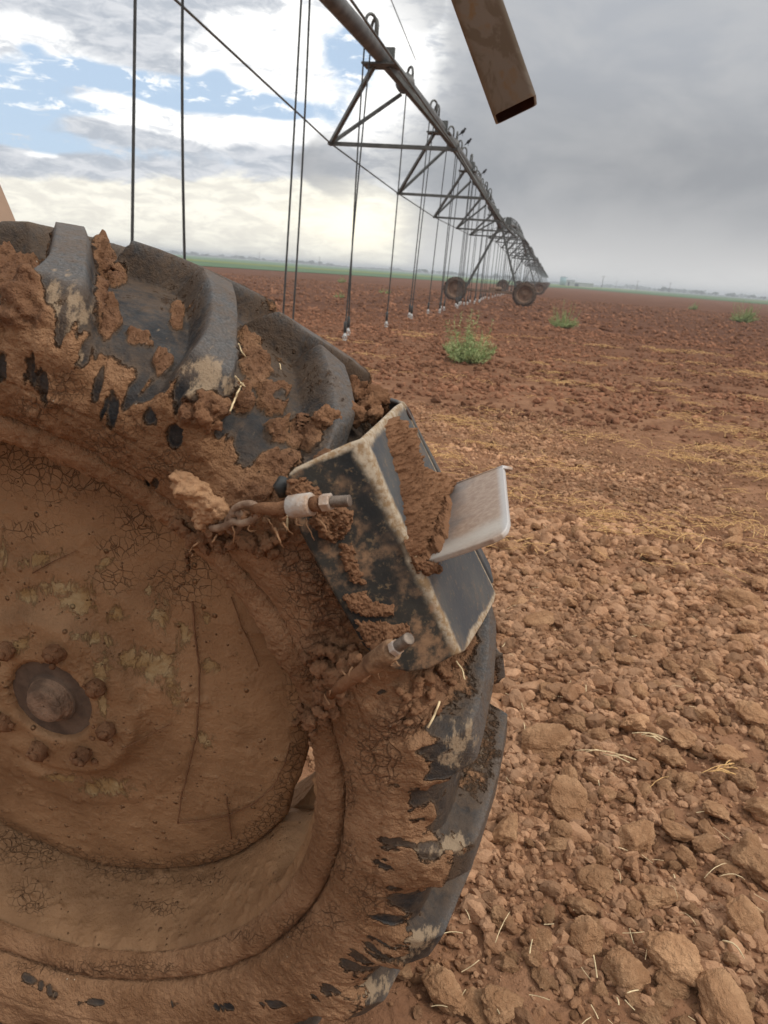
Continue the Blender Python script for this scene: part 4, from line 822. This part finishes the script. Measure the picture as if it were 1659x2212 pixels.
def steelmat(name, base, base2, lines, worn=(.29, .19, .10), worn2=(.45, .37, .27), mud=.5):
    m, t, b, co = newmat(name); n1 = t.noise(co, 40, 5, .65); n2 = t.noise(co, 150, 4, .7); n3 = t.noise(co, 12, 4, .6)
    geo = t.new('ShaderNodeNewGeometry').outputs['Position']; f = None
    for a_, b_, w in lines:
        dr_ = (b_-a_)/np.linalg.norm(b_-a_); v = t.v('SUBTRACT', geo, tuple(a_)); d_ = t.v('LENGTH', t.v('CROSS_PRODUCT', v, tuple(dr_)))
        q = t.ss(t.m('ADD', t.m('ADD', d_, t.m('MULTIPLY', t.m('SUBTRACT', n1, .5), w*1.6)), t.m('MULTIPLY', t.m('SUBTRACT', n3, .5), w*2.6)), w*.35, w*1.25, 1, 0.); f = q if f is None else t.m('MAXIMUM', f, q)
    c = t.mix(t.ss(n3, .35, .65), base, base2); c = t.mix(t.m('MULTIPLY', t.ss(n2, .55, .72), .4), c, worn)
    c = t.mix(t.m('MULTIPLY', t.m('MULTIPLY', t.ss(n1, .47, .66), t.ss(n3, .42, .6)), mud), c, (.25, .145, .08))
    if f is not None: c = t.mix(t.m('MULTIPLY', f, .92), c, t.mix(t.ss(n2, .38, .6), worn, worn2))
    t.put(b.inputs['Base Color'], c); b.inputs['Metallic'].default_value = 0.; b.inputs['Roughness'].default_value = .6; b.inputs['Specular IOR Level'].default_value = .25
    t.put(b.inputs['Normal'], t.bump(n2, .0006)); return m
topL = on_plane(640, 1010, PLs); botE = on_plane(885, 1453, PLs); oT = on_plane(869, 869, PLt); oM = on_plane(1072, 1284, PLt); oB = on_plane(1006, 1406, PLt)
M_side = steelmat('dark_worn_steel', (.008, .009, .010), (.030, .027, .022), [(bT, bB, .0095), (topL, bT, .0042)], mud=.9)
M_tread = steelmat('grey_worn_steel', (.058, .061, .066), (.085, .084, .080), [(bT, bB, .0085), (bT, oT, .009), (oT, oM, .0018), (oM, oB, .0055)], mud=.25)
def plate(name, polys, mats, thick, parent, bev=.0035, off_=-1.):
    pts = []; faces = []; idx = {}
    for P_ in polys:
        f_ = []
        for p in P_:
            k = tuple(np.round(p, 5))
            if k not in idx: idx[k] = len(pts); pts.append(p)
            f_.append(idx[k])
        faces.append(f_)
    me = bpy.data.meshes.new(name); me.from_pydata([tuple(p) for p in pts], [], faces); [me.materials.append(x) for x in mats]
    for q, f_ in enumerate(me.polygons): f_.material_index = min(q, len(mats)-1)
    o = link(name, me); reparent(o, parent)
    md = o.modifiers.new('s', 'SOLIDIFY'); md.thickness = thick; md.offset = off_; md.use_even_offset = True
    md = o.modifiers.new('b', 'BEVEL'); md.width = bev; md.segments = 3; md.limit_method = 'ANGLE'; md.angle_limit = .5; md.use_clamp_overlap = True
    return o
sp_ = [on_plane(x, y, PLs) for x, y in side_px]; tp_ = [on_plane(x, y, PLt) for x, y in tread_px]; sp_[0] = tp_[0] = bT; sp_[-1] = tp_[-1] = bB
back = [on_off(842, 861, .205), on_off(800, 884, .215)]
orient = lambda P_: P_ if np.cross(P_[1]-P_[0], P_[-1]-P_[0]) @ (CAM-P_[0]) > 0 else P_[::-1]
plate('wrap_plate', [orient(sp_), orient(tp_)], [M_side, M_tread], .005, cleat)
# far flange folding down the other shoulder
f0, f1 = tp_[3], tp_[9]; g0 = on_off(842, 861, .205); fd = wpt(45*D2R, .215, .50); fe = wpt(22*D2R, .215, .50); g1 = wpt(22*D2R, .205, .555)
plate('far_flange', [[f0, f1, g1, g0], [g0, g1, fe, fd]], [M_tread], .005, cleat, .002, 0)
M_hole_disc = simplemat('dark_hole_disc', (.05, .025, .018), .9, 0, .2, 40, 0)
mb = MB(); c = on_plane(883, 893, PLt); nn = PLt[1] if PLt[1] @ (CAM-c) > 0 else -PLt[1]; mb.tube([c+nn*.0005, c+nn*.0012], .007, 16); mb.build('bolt_hole_disc', M_hole_disc, cleat)  # dark disc laid on the plate, painted shade in place of an opening
# paddle (radial angle iron)
tng = -math.sin(34*D2R)*WX+math.cos(34*D2R)*WZ; ax_th = wpt(34*D2R, .08, .6)
PLp = (ax_th, tng/np.linalg.norm(tng))
pad_px = [(905, 1215), (940, 1100), (985, 1046), (1040, 1022), (1084, 1008), (1088, 1012), (1092, 1060), (1097, 1110), (1098, 1126), (1094, 1140), (1084, 1152), (1064, 1163), (1010, 1182), (950, 1202)]
pp_ = [on_plane(x, y, PLp) for x, y in pad_px]; pp_ = orient(pp_)
bA, bBp, tA, tB = on_plane(905, 1215, PLp), on_plane(985, 1046, PLp), on_plane(1098, 1126, PLp), on_plane(1086, 1010, PLp)
m, t, b, co = newmat('scuffed_paddle_steel'); geo = t.new('ShaderNodeNewGeometry').outputs['Position']
ud = (tA-bA)/np.linalg.norm(tA-bA)**2; u_ = t.v('DOT_PRODUCT', t.v('SUBTRACT', geo, tuple(bA)), tuple(ud)); n1 = t.noise(co, 30, 5, .65); n2 = t.noise(co, 160, 4, .7)
q = t.ss(t.m('ADD', u_, t.m('MULTIPLY', t.m('SUBTRACT', n1, .5), .5)), .12, .55)
c = t.mix(q, (.14, .135, .13), t.mix(t.ss(n2, .3, .7), (.29, .19, .132), (.41, .30, .22)))
lv = (tA-bA)/np.linalg.norm(tA-bA); ne = t.v('LENGTH', t.v('CROSS_PRODUCT', t.v('SUBTRACT', geo, tuple(bA)), tuple(lv))); c = t.mix(t.ss(t.m('ADD', ne, t.m('MULTIPLY', n1, .02)), .012, .04, .8, 0.), c, (.50, .46, .40))
ve = (tB-tA)/np.linalg.norm(tB-tA); ne = t.v('LENGTH', t.v('CROSS_PRODUCT', t.v('SUBTRACT', geo, tuple(tA)), tuple(ve))); c = t.mix(t.ss(ne, .002, .009, .85, 0.), c, (.52, .50, .48))
t.put(b.inputs['Base Color'], c); b.inputs['Metallic'].default_value = .2; b.inputs['Roughness'].default_value = .5; t.put(b.inputs['Normal'], t.bump(n2, .0005)); M_pad = m
plate('paddle', [pp_], [M_pad], .0052, cleat, .0012)
e1, e2 = on_plane(1086, 1008, PLp), on_plane(985, 1046, PLp); ld = (wpt(31*D2R, .165, .63)-wpt(34*D2R, .15, .63)); ld /= np.linalg.norm(ld); tgt = raty(1108, 1012, (e1+ld*.02)[1])
l1 = e1+(tgt-e1)/np.linalg.norm(tgt-e1)*min(.022, np.linalg.norm(tgt-e1)); l2 = e2+(l1-e1)
plate('paddle_lip', [[e1, l1, l2, e2]], [M_pad], .004, cleat, .001, 0)
# hook bolts
M_thread = simplemat('bare_bolt_steel', (.20, .155, .12), .4, .6, .25, 200, .0006); M_sleeve = simplemat('mud_smeared_sleeve', (.52, .48, .43), .5, .1, .1, 60, .001, (.36, .22, .13))
M_sleeve2 = simplemat('rusty_muddy_sleeve', (.20, .10, .05), .8, .1, .3, 70, .002, (.36, .22, .12))
def pxo(x, y, off_): return on_off(x, y, off_)
def threadrod(mb, a_, b_, r, pitch=.0017):
    n = max(8, int(np.linalg.norm(b_-a_)/pitch)*4); tt = np.linspace(0, 1, n+1); mb.tube([a_+(b_-a_)*q for q in tt], [r*(1 if (k % 4) in (1, 2) else .86) for k in range(n+1)], 16)
def hexnut(mb, a_, b_, r):
    mb.tube([a_, a_+(b_-a_)*.1, a_+(b_-a_)*.9, b_], [r*.9, r, r, r*.9], 6)
def boltset(p, name_off, sleeve_m, tip, thr, nut0, nut1, mid, sl0, sl1, rs, rn, rt):
    mb = MB(); threadrod(mb, p(*tip), p(*nut0), rt); mb.build('bolt', M_thread, cleat)
    mb = MB(); hexnut(mb, p(*nut0), p(*nut1), rn); mb.build('nut', M_sleeve, cleat, False)
    mb = MB(); mb.tube([p(*sl0), p(*sl0)+(p(*sl1)-p(*sl0))*.04, p(*sl1)-(p(*sl1)-p(*sl0))*.04, p(*sl1)], [rs*.93, rs, rs, rs*.9], 24); mb.build('sleeve', sleeve_m, cleat)
boltset(pxo, 0, M_sleeve, (756, 1082, -.088), 0, (716, 1084, -.086), (695, 1086, -.085), 0, (674, 1089, -.082), (627, 1095, -.078), .0092, .0070, .0046)
boltset(pxo, 0, M_sleeve2, (884, 1379, -.098), 0, (860, 1396, -.093), (850, 1403, -.092), 0, (848, 1402, -.090), (800, 1437, -.080), .0092, .0068, .0052)
mb = MB(); mb.tube([pxo(676, 1089, -.082), pxo(694, 1086, -.085)], .0060, 14); mb.build('washer_stack', M_mud, cleat); mb = MB(); mb.tube([pxo(628, 1095, -.078), pxo(600, 1100, -.074), pxo(570, 1098, -.068), pxo(548, 1100, -.06)], [.0060, .0055, .005, .0042], 12); mb.build('hook_rod', M_mud, cleat); mb = MB()
mb.tube([pxo(800, 1437, -.08), pxo(775, 1456, -.07), pxo(745, 1476, -.06), pxo(715, 1500, -.045)], [.0070, .0062, .006, .005], 12); mb.build('hook_rod', M_mud, cleat)
M_link = simplemat('muddy_chain_steel', (.25, .145, .088), .7, .1, .35, 60, .0015, (.36, .25, .17))
def chain_link(c, du, dv, a_, b_, r):
    pts = [c+du*a_*math.cos(q)+dv*b_*math.sin(q) for q in np.linspace(0, 2*math.pi, 25)]; mb = MB(); mb.tube(pts, r, 10, False); mb.build('chain_link', M_link, cleat)
def nrm_(v): return v/np.linalg.norm(v)
a0, b0 = pxo(498, 1120, -.045), pxo(560, 1098, -.062); u_ = nrm_(b0-a0); w_ = nrm_(np.cross(u_, ray(520, 1110))); chain_link((a0+b0)/2, u_, w_, .019, .0075, .0032)
a0, b0 = pxo(455, 1140, -.03), pxo(512, 1118, -.045); u_ = nrm_(b0-a0); w_ = nrm_(ray(480, 1130)*.8+np.cross(u_, ray(480, 1130))*.55); chain_link((a0+b0)/2, u_, w_, .018, .0085, .0034)
a0, b0 = pxo(500, 1150, -.035), pxo(514, 1105, -.05); u_ = nrm_(b0-a0); w_ = nrm_(np.cross(u_, ray(500, 1130))+ray(500, 1130)*.5); chain_link((a0+b0)/2, u_, w_, .015, .007, .0034)
def on_cleat(lst, pl, lift=.0):
    out = []
    for x, y, r in lst: p = on_plane(x, y, pl); out.append((p-ray(x, y)*(r*PXM(p)*lift), r*PXM(p)))
    return out
def inpoly(x, y, P_):
    c = False
    for (x0, y0), (x1, y1) in zip(P_, P_[1:]+P_[:1]):
        if (y0 > y) != (y1 > y) and x < (x1-x0)*(y-y0)/(y1-y0)+x0: c = not c
    return c
def fillpoly(P_, pl, n, r0, r1, lift):
    out = []; xs = [p[0] for p in P_]; ys = [p[1] for p in P_]; nv = pl[1] if pl[1] @ (CAM-pl[0]) > 0 else -pl[1]; g_ = random.Random(len(P_)*7+n)
    while len(out) < n:
        x, y = g_.uniform(min(xs), max(xs)), g_.uniform(min(ys), max(ys))
        if inpoly(x, y, P_): r = g_.uniform(r0, r1); p = on_plane(x, y, pl); r *= PXM(p); out.append((p+nv*r*(lift-.15), r))
    return out
P_t = [(836, 905), (850, 900), (872, 915), (888, 935), (903, 960), (902, 990), (912, 1012), (935, 1022), (968, 1032), (990, 1045), (968, 1070), (972, 1110), (965, 1160), (950, 1190), (912, 1208), (890, 1196), (878, 1150), (872, 1090), (862, 1040), (845, 985), (832, 940)]
P_p = [(985, 1048), (972, 1070), (972, 1110), (966, 1160), (955, 1188), (915, 1210), (905, 1205), (930, 1130), (955, 1070)]
def slab(name, P_, pl, h0, parent, edge=6., seed=0, amp=.0024):
    """packed crust of mud stuck on a plate: a rough sheet with real thickness whose torn edge meets the steel"""
    P_ = np.array(P_, float); x0, y0 = P_.min(0)-6; x1, y1 = P_.max(0)+6; st = 1.8
    X, Y = np.meshgrid(np.arange(x0, x1, st), np.arange(y0, y1, st), indexing='ij'); nv = pl[1] if pl[1] @ (CAM-pl[0]) > 0 else -pl[1]
    D = np.full(X.shape, 1e9); ins = np.zeros(X.shape, bool); Pn_ = np.roll(P_, -1, 0)
    for (ax, ay), (bx_, by_) in zip(P_, Pn_):
        dx, dy = bx_-ax, by_-ay; t_ = np.clip(((X-ax)*dx+(Y-ay)*dy)/(dx*dx+dy*dy), 0, 1); D = np.minimum(D, np.hypot(X-ax-t_*dx, Y-ay-t_*dy))
        c_ = (ay > Y) != (by_ > Y); ins ^= c_ & (X < (bx_-ax)*(Y-ay)/(by_-ay+1e-12)+ax)
    D = np.where(ins, D, -D); n2 = np.stack([X/13, Y/13, X*0+seed], 2).reshape(-1, 3); D = D+(7. if seed < 4 else 12.)*fbm(n2*(1. if seed < 4 else 1.5), 4, 90+seed, .65).reshape(X.shape)+(0 if seed < 4 else 1.5)
    Vd = ray(0, 0); dirs = np.stack([(X-PX)/F, (Y-PY)/F, np.ones(X.shape)], 2) @ CM.T; tt = ((pl[0]-CAM) @ pl[1])/(dirs @ pl[1]); Pp = CAM+dirs*tt[:, :, None]
    f1 = fbm(n2*2.2, 4, 95+seed, .6).reshape(X.shape); f2 = fbm(n2*6, 3, 97+seed, .6).reshape(X.shape); f3 = fbm(n2*.6, 2, 99+seed).reshape(X.shape)
    Hh = h0*(1-np.exp(-np.clip(D, 0, 99)/edge*2.2))*(1+.5*f3)+np.clip(D/4, 0, 1)*(amp*1.5*f1+amp*.9*f2); Hh = np.where(D > 0, np.maximum(Hh, .0002), -.0022)
    VV = (Pp+nv*Hh[:, :, None]).reshape(-1, 3); k = np.arange(X.size).reshape(X.shape); Qd = np.stack([k[:-1, :-1], k[1:, :-1], k[1:, 1:], k[:-1, 1:]], -1).reshape(-1, 4)
    keep = (D.ravel()[Qd] > -st*.7).any(1); Qd = Qd[keep]; used, inv = np.unique(Qd, return_inverse=True)
    o = mesh_np(name, VV[used], inv.reshape(-1, 4), None, M_mud); reparent(o, parent); return o
slab('caked_mud', P_t, PLt, .0075, cleat, 6, 1, .0030)
slab('caked_mud', [(985, 1046), (974, 1070), (974, 1110), (968, 1160), (950, 1192), (918, 1208), (903, 1214), (912, 1180), (935, 1115), (958, 1072)], PLp, .008, cleat, 6, 2, .0030)
slab('caked_mud', [(680, 1098), (740, 1092), (762, 1105), (758, 1135), (740, 1160), (715, 1172), (692, 1158), (668, 1128)], PLs, .010, cleat, 8, 5, .0030)
0 and cake('caked_mud', cleat, [(c, r*1.05) for c, r in on_cleat([(650, 1052, 12), (665, 1058, 12), (645, 1070, 10), (680, 1066, 9), (640, 1040, 8), (690, 1072, 7), (700, 1105, 13), (725, 1108, 13), (695, 1125, 15), (720, 1135, 14), (742, 1130, 10), (705, 1150, 12), (730, 1155, 8), (745, 1112, 7), (680, 1110, 10), (690, 1148, 8), (715, 1168, 7), (760, 1100, 7), (755, 1125, 8), (670, 1090, 9), (640, 1120, 8), (660, 1130, 9)], PLs, .45)], M_mud, .0016, .004, .0025, .011, 22)
for q_, (P_, n_) in enumerate([([(626, 1036), (660, 1036), (690, 1058), (705, 1078), (640, 1088), (624, 1070)], 60), ([(768, 1340), (830, 1346), (880, 1348), (888, 1368), (830, 1388), (790, 1396)], 70), ([(888, 1200), (940, 1212), (952, 1236), (915, 1242), (893, 1225)], 40), ([(742, 1290), (790, 1278), (802, 1300), (848, 1308), (850, 1328), (790, 1330), (758, 1320)], 60), ([(735, 1170), (760, 1180), (775, 1230), (790, 1262), (765, 1262), (740, 1210)], 40)]):
    slab('caked_mud', P_, PLs, .004 if q_ else .007, cleat, 5, 10+q_, .0018)
cake('caked_mud', cleat, [(wpt(a*D2R, o_, r_), q) for a, o_, r_, q in [(47, .12, .560, .018), (48, .09, .548, .016), (49, .14, .55, .018), (47.5, .16, .552, .016), (49, .05, .545, .014), (46, .18, .545, .014), (46, .10, .565, .010)]], M_mud, .0018, .005, .003, .012, 24)
cake('caked_mud', cleat, [(pxo(x, y, o_), r*.0005) for x, y, o_, r in [(790, 1444, -.072, 11), (778, 1458, -.068, 13), (755, 1476, -.06, 14), (735, 1492, -.05, 15), (710, 1512, -.042, 15), (745, 1440, -.048, 18), (768, 1425, -.055, 14), (722, 1462, -.045, 20), (700, 1440, -.04, 16), (812, 1395, -.07, 9), (840, 1378, -.07, 8), (690, 1540, -.035, 14), (670, 1556, -.03, 12)]], M_mud, .0016, .004, .002, .012, 31)
cake('caked_mud', cleat, [(pxo(x, y, o_), r*.0005) for x, y, o_, r in [(612, 1100, -.075, 9), (598, 1103, -.072, 9), (582, 1101, -.07, 8), (565, 1104, -.064, 8), (550, 1108, -.06, 8), (684, 1090, -.083, 8), (690, 1098, -.08, 8), (706, 1097, -.08, 7), (524, 1120, -.05, 7), (500, 1138, -.042, 8), (478, 1146, -.035, 9), (455, 1150, -.03, 9), (610, 1118, -.06, 7)]], M_mud, .0014, .003, .002, .008, 32)
rg = random.Random(12)
rt_ = MB()
for (x, y, o_) in [(500, 1130, -.045), (540, 1125, -.05), (575, 1120, -.05), (470, 1155, -.035), (430, 1170, -.03), (610, 1125, -.06), (640, 1120, -.07), (660, 1120, -.075), (740, 1450, -.06), (760, 1440, -.065), (720, 1490, -.05), (700, 1500, -.045), (860, 1420, -.06), (850, 1425, -.06), (820, 1440, -.06), (410, 1190, -.03), (595, 1140, -.05), (690, 1125, -.075)]:
    a_ = rg.uniform(.6, 2.5); L_ = rg.uniform(18, 60)*(1 if y < 1300 else .6); cx_, cy_ = rg.uniform(-14, 14), rg.uniform(-6, 10); pts = []
    for q in range(7):
        f_ = q/6; pts.append(pxo(x+cx_*math.sin(f_*3)+math.cos(a_)*L_*f_*.6+rg.uniform(-2, 2), y+math.sin(a_)*L_*f_+cy_*math.sin(f_*4), o_-.006*math.sin(f_*3.1)))
    rt_.tube(pts, np.linspace(rg.uniform(.0006, .0013), .0003, 7), 5)
rt_.build('dried_roots', M_mudlight, cleat)
gp = MB(); gp.tube([pxo(612, 1032, -.035), pxo(607, 1050, -.04), pxo(612, 1072, -.04)], [.004, .007, .004], 12); gp.build('rubber_pad', simplemat('black_rubber', (.03, .03, .028), .5, 0, .2, 30), cleat)
tag(cleat, 'worn steel cleat with a mud-caked paddle, clamped over the tyre by hook bolts and chain', 'tyre cleat')

# ------------------------------------------------------------ sky
W = bpy.data.worlds.new('World'); SC.world = W; W.use_nodes = True; t = NT(W.node_tree)
for n_ in list(W.node_tree.nodes): W.node_tree.nodes.remove(n_)
out = t.new('ShaderNodeOutputWorld'); bg = t.new('ShaderNodeBackground'); t.l.new(bg.outputs[0], out.inputs[0])
SUN_EL, SUN_AZ = 48*D2R, 104*D2R
sk = t.new('ShaderNodeTexSky'); sk.sky_type = 'NISHITA'; sk.sun_disc = False; sk.sun_elevation = SUN_EL; sk.sun_rotation = SUN_AZ
gen = t.new('ShaderNodeTexCoord').outputs['Generated']; dn = t.v('NORMALIZE', gen); sx = t.new('ShaderNodeSeparateXYZ'); t.l.new(dn, sx.inputs[0])
AZ = t.m('ARCTAN2', sx.outputs[0], sx.outputs[1]); EL = t.m('ARCSINE', sx.outputs[2]); AE = t.comb(AZ, EL, 0)
Pn = t.v('MULTIPLY', AE, (10, 20, 1)); n1 = t.noise(Pn, 1.0, 7, .6, .5); n2 = t.noise(t.v('ADD', t.v('MULTIPLY', Pn, (1, 1.5, 1)), (7.3, 3.1, 2.)), 2.6, 7, .66, .5); n3 = t.noise(t.v('ADD', Pn, (1.3, 9.1, 5.)), .7, 6, .55, .4)
def bl(lst):
    acc = None
    for x, y, rx, ry, w in lst:
        a, e = azel(x, y); d_ = t.v('MULTIPLY', t.v('SUBTRACT', AE, (a, e, 0)), (F/rx*.9, F/ry*.9, 0)); q = t.v('DOT_PRODUCT', d_, d_); q = t.m('MULTIPLY', t.m('EXPONENT', t.m('MULTIPLY', q, -1.)), w); acc = q if acc is None else t.m('ADD', acc, q)
    return acc
def mk(b_, n_, k, lo, hi): return t.ss(t.m('ADD', b_, t.m('MULTIPLY', t.m('SUBTRACT', n_, .5), k)), lo, hi)
elS = t.ss(EL, .0, .30)
cloud = t.mix(t.ss(n2, .36, .60), (.62, .65, .70), (1.10, 1.10, 1.08))
warm = t.ss(EL, .075, .02); cloud = t.mix(t.m('MULTIPLY', warm, .85), cloud, t.mix(t.ss(n2, .4, .6), (.84, .82, .75), (.98, .95, .86)))
blue = t.mix(.2, (.52, .66, .84), t.mix(1., sk.outputs[0], (.11, .11, .11), 'MULTIPLY'))
mB = mk(bl([(30, 175, 90, 30, .9), (30, 250, 80, 34, .95), (160, 148, 60, 18, .75), (68, 105, 20, 10, .5), (330, 185, 120, 22, .9), (470, 215, 130, 22, .95), (465, 162, 26, 18, .6), (765, 120, 60, 56, 1.0), (60, 306, 120, 14, .75), (200, 236, 50, 12, .6), (600, 235, 60, 16, .7), (720, 250, 60, 30, .5), (330, 330, 160, 20, .5)]), n1, 1.3, .30, .70)

col = cloud
mG = mk(bl([(140, 40, 300, 52, 1.), (400, 120, 110, 40, .95), (560, 20, 160, 30, .75), (150, 200, 50, 18, .5), (240, 360, 300, 46, .85), (470, 370, 220, 46, .85), (570, 330, 70, 50, .7), (200, 245, 90, 14, .6), (690, 330, 90, 50, .8), (20, 370, 120, 50, .6), (130, 290, 80, 10, .5), (390, 300, 160, 14, .6)]), n3, 1.2, .32, .75)
col = t.mix(t.m('MULTIPLY', mG, .93), col, t.mix(t.ss(n2, .35, .65), (.46, .50, .56), (.68, .70, .74)))
mW = mk(bl([(660, 90, 170, 70, 1.), (690, 190, 110, 60, 1.), (850, 70, 60, 60, .9), (860, 190, 70, 50, .9), (540, 150, 120, 36, .8), (480, 265, 190, 36, 1.), (250, 165, 90, 14, .6), (360, 250, 110, 20, .7), (60, 70, 90, 30, .55), (60, 330, 110, 10, .5), (800, 250, 50, 60, .8), (240, 225, 60, 14, .6), (60, 215, 110, 12, .5)]), n1, 1.3, .35, .62)
col = t.mix(t.m('MULTIPLY', mW, .9), col, t.mix(t.ss(n2, .30, .52), (.78, .80, .83), (1.22, 1.21, 1.18)))
mB2 = t.m('MULTIPLY', mB, t.m('SUBTRACT', 1., t.m('MULTIPLY', t.ss(n2, .52, .66), .8))); col = t.mix(mB2, col, blue)
# low creamy bank of cloud with the veiled sun behind it
mC = mk(bl([(150, 460, 350, 44, .9), (500, 470, 220, 56, .95), (700, 500, 160, 90, 1.), (360, 500, 400, 50, .7), (800, 520, 120, 70, .8)]), n1, 1.1, .36, .6)
col = t.mix(t.m('MULTIPLY', mC, .9), col, t.mix(t.ss(n2, .38, .62), (.86, .82, .72), (1.06, 1.02, .88)))
gl = bl([(770, 490, 60, 36, 1.), (690, 470, 100, 40, .35)]); col = t.mix(t.m('MULTIPLY', gl, .95), col, (1.25, 1.18, .95))
# grey rain bank filling the right side
edge = t.m('ADD', t.m('MULTIPLY', AZ, 1.), t.m('MULTIPLY', t.m('SUBTRACT', n1, .5), .10))
bx = bl([(905, 10, 70, 60, .9), (790, 350, 110, 56, .9), (900, 290, 90, 60, .9), (880, 430, 90, 60, .8), (900, 360, 120, 60, .7), (960, 500, 80, 50, .6), (700, 365, 60, 36, .5)])
mR = t.m('MAXIMUM', t.ss(edge, -.205, -.150), mk(bx, n1, .9, .35, .65))
mR = t.m('MULTIPLY', mR, t.m('SUBTRACT', 1., t.m('MULTIPLY', bl([(830, 150, 90, 110, 1.), (770, 480, 90, 60, 1.), (830, 470, 60, 50, .6), (740, 230, 80, 60, .8)]), 1.)))
low = t.ss(EL, .005, .12); mid = t.ss(EL, .12, .30)
bank = t.mix(low, (.64, .63, .62), (.33, .345, .37)); bank = t.mix(mid, bank, (.42, .44, .475)); bank = t.mix(t.ss(EL, .0, .045, .8, 0.), bank, (.76, .75, .73))
bank = t.mix(t.m('MULTIPLY', t.ss(n3, .35, .65), .42), bank, (.56, .56, .56)); bank = t.mix(t.m('MULTIPLY', bl([(1480, 380, 260, 90, 1.)]), .35), bank, (.29, .29, .30))
col = t.mix(mR, col, bank)
hi = t.mix(t.ss(n3, .35, .65), (.82, .84, .88), (1.25, 1.25, 1.25)); up = t.ss(EL, .34, .62)
back_ = t.m('MAXIMUM', t.ss(AZ, .5, .9), t.ss(AZ, -.9, -1.3)); lowb = t.mix(t.ss(n3, .35, .65), (.54, .55, .57), (.76, .76, .77)); col = t.mix(back_, col, lowb); col = t.mix(up, col, hi)
gnd = t.ss(EL, -.002, -.01); col = t.mix(gnd, col, (.35, .28, .22))
t.put(bg.inputs['Color'], col); bg.inputs['Strength'].default_value = 1.0
sun = bpy.data.lights.new('sun', 'SUN'); sun.energy = 1.5; sun.angle = 10*D2R; sun.color = (1, .95, .87); so = link('sun', sun)
sd = Vector((math.sin(SUN_AZ)*math.cos(SUN_EL), math.cos(SUN_AZ)*math.cos(SUN_EL), math.sin(SUN_EL))); so.rotation_euler = sd.to_track_quat('Z', 'Y').to_euler(); so.location = (0, 0, 30)

# ------------------------------------------------------------ haze
HAZE = True
if HAZE:
    mb = MB(); mb.box((0, 0, 3.7), (2700, 0, 0), (0, 2700, 0), (0, 0, 5.3)); m = bpy.data.materials.new('haze'); m.use_nodes = True; nt = m.node_tree
    for n_ in list(nt.nodes): nt.nodes.remove(n_)
    t = NT(nt); o_ = t.new('ShaderNodeOutputMaterial'); v_ = t.new('ShaderNodeVolumePrincipled'); v_.inputs['Color'].default_value = (.82, .86, .90, 1); v_.inputs['Density'].default_value = .0011
    t.l.new(v_.outputs[0], o_.inputs['Volume']); o = mb.build('haze', m, smooth=False); tag(o, 'thin pale haze over the far field', 'haze', kind='stuff')
# ------------------------------------------------------------ camera
cam = bpy.data.cameras.new('camera'); co_ = link('camera', cam); SC.camera = co_
cam.sensor_fit = 'VERTICAL'; cam.sensor_height = 36; cam.sensor_width = 27; cam.lens = 36*F/2212; cam.clip_start = .02; cam.clip_end = 6000
R3 = np.stack([CM @ [1, 0, 0], CM @ [0, -1, 0], CM @ [0, 0, -1]], 1); mw = Matrix.Identity(4)
for a in range(3):
    for b_ in range(3): mw[a][b_] = R3[a, b_]
mw.translation = Vector((0, 0, CAMZ)); co_.matrix_world = mw
cam.dof.use_dof = True; cam.dof.focus_distance = .98; cam.dof.aperture_fstop = 13
SC.view_settings.view_transform = 'Standard'; SC.view_settings.look = 'None'; SC.view_settings.exposure = 0.14; SC.view_settings.gamma = 1
SC.cycles.volume_bounces = 0; SC.cycles.volume_max_steps = 64
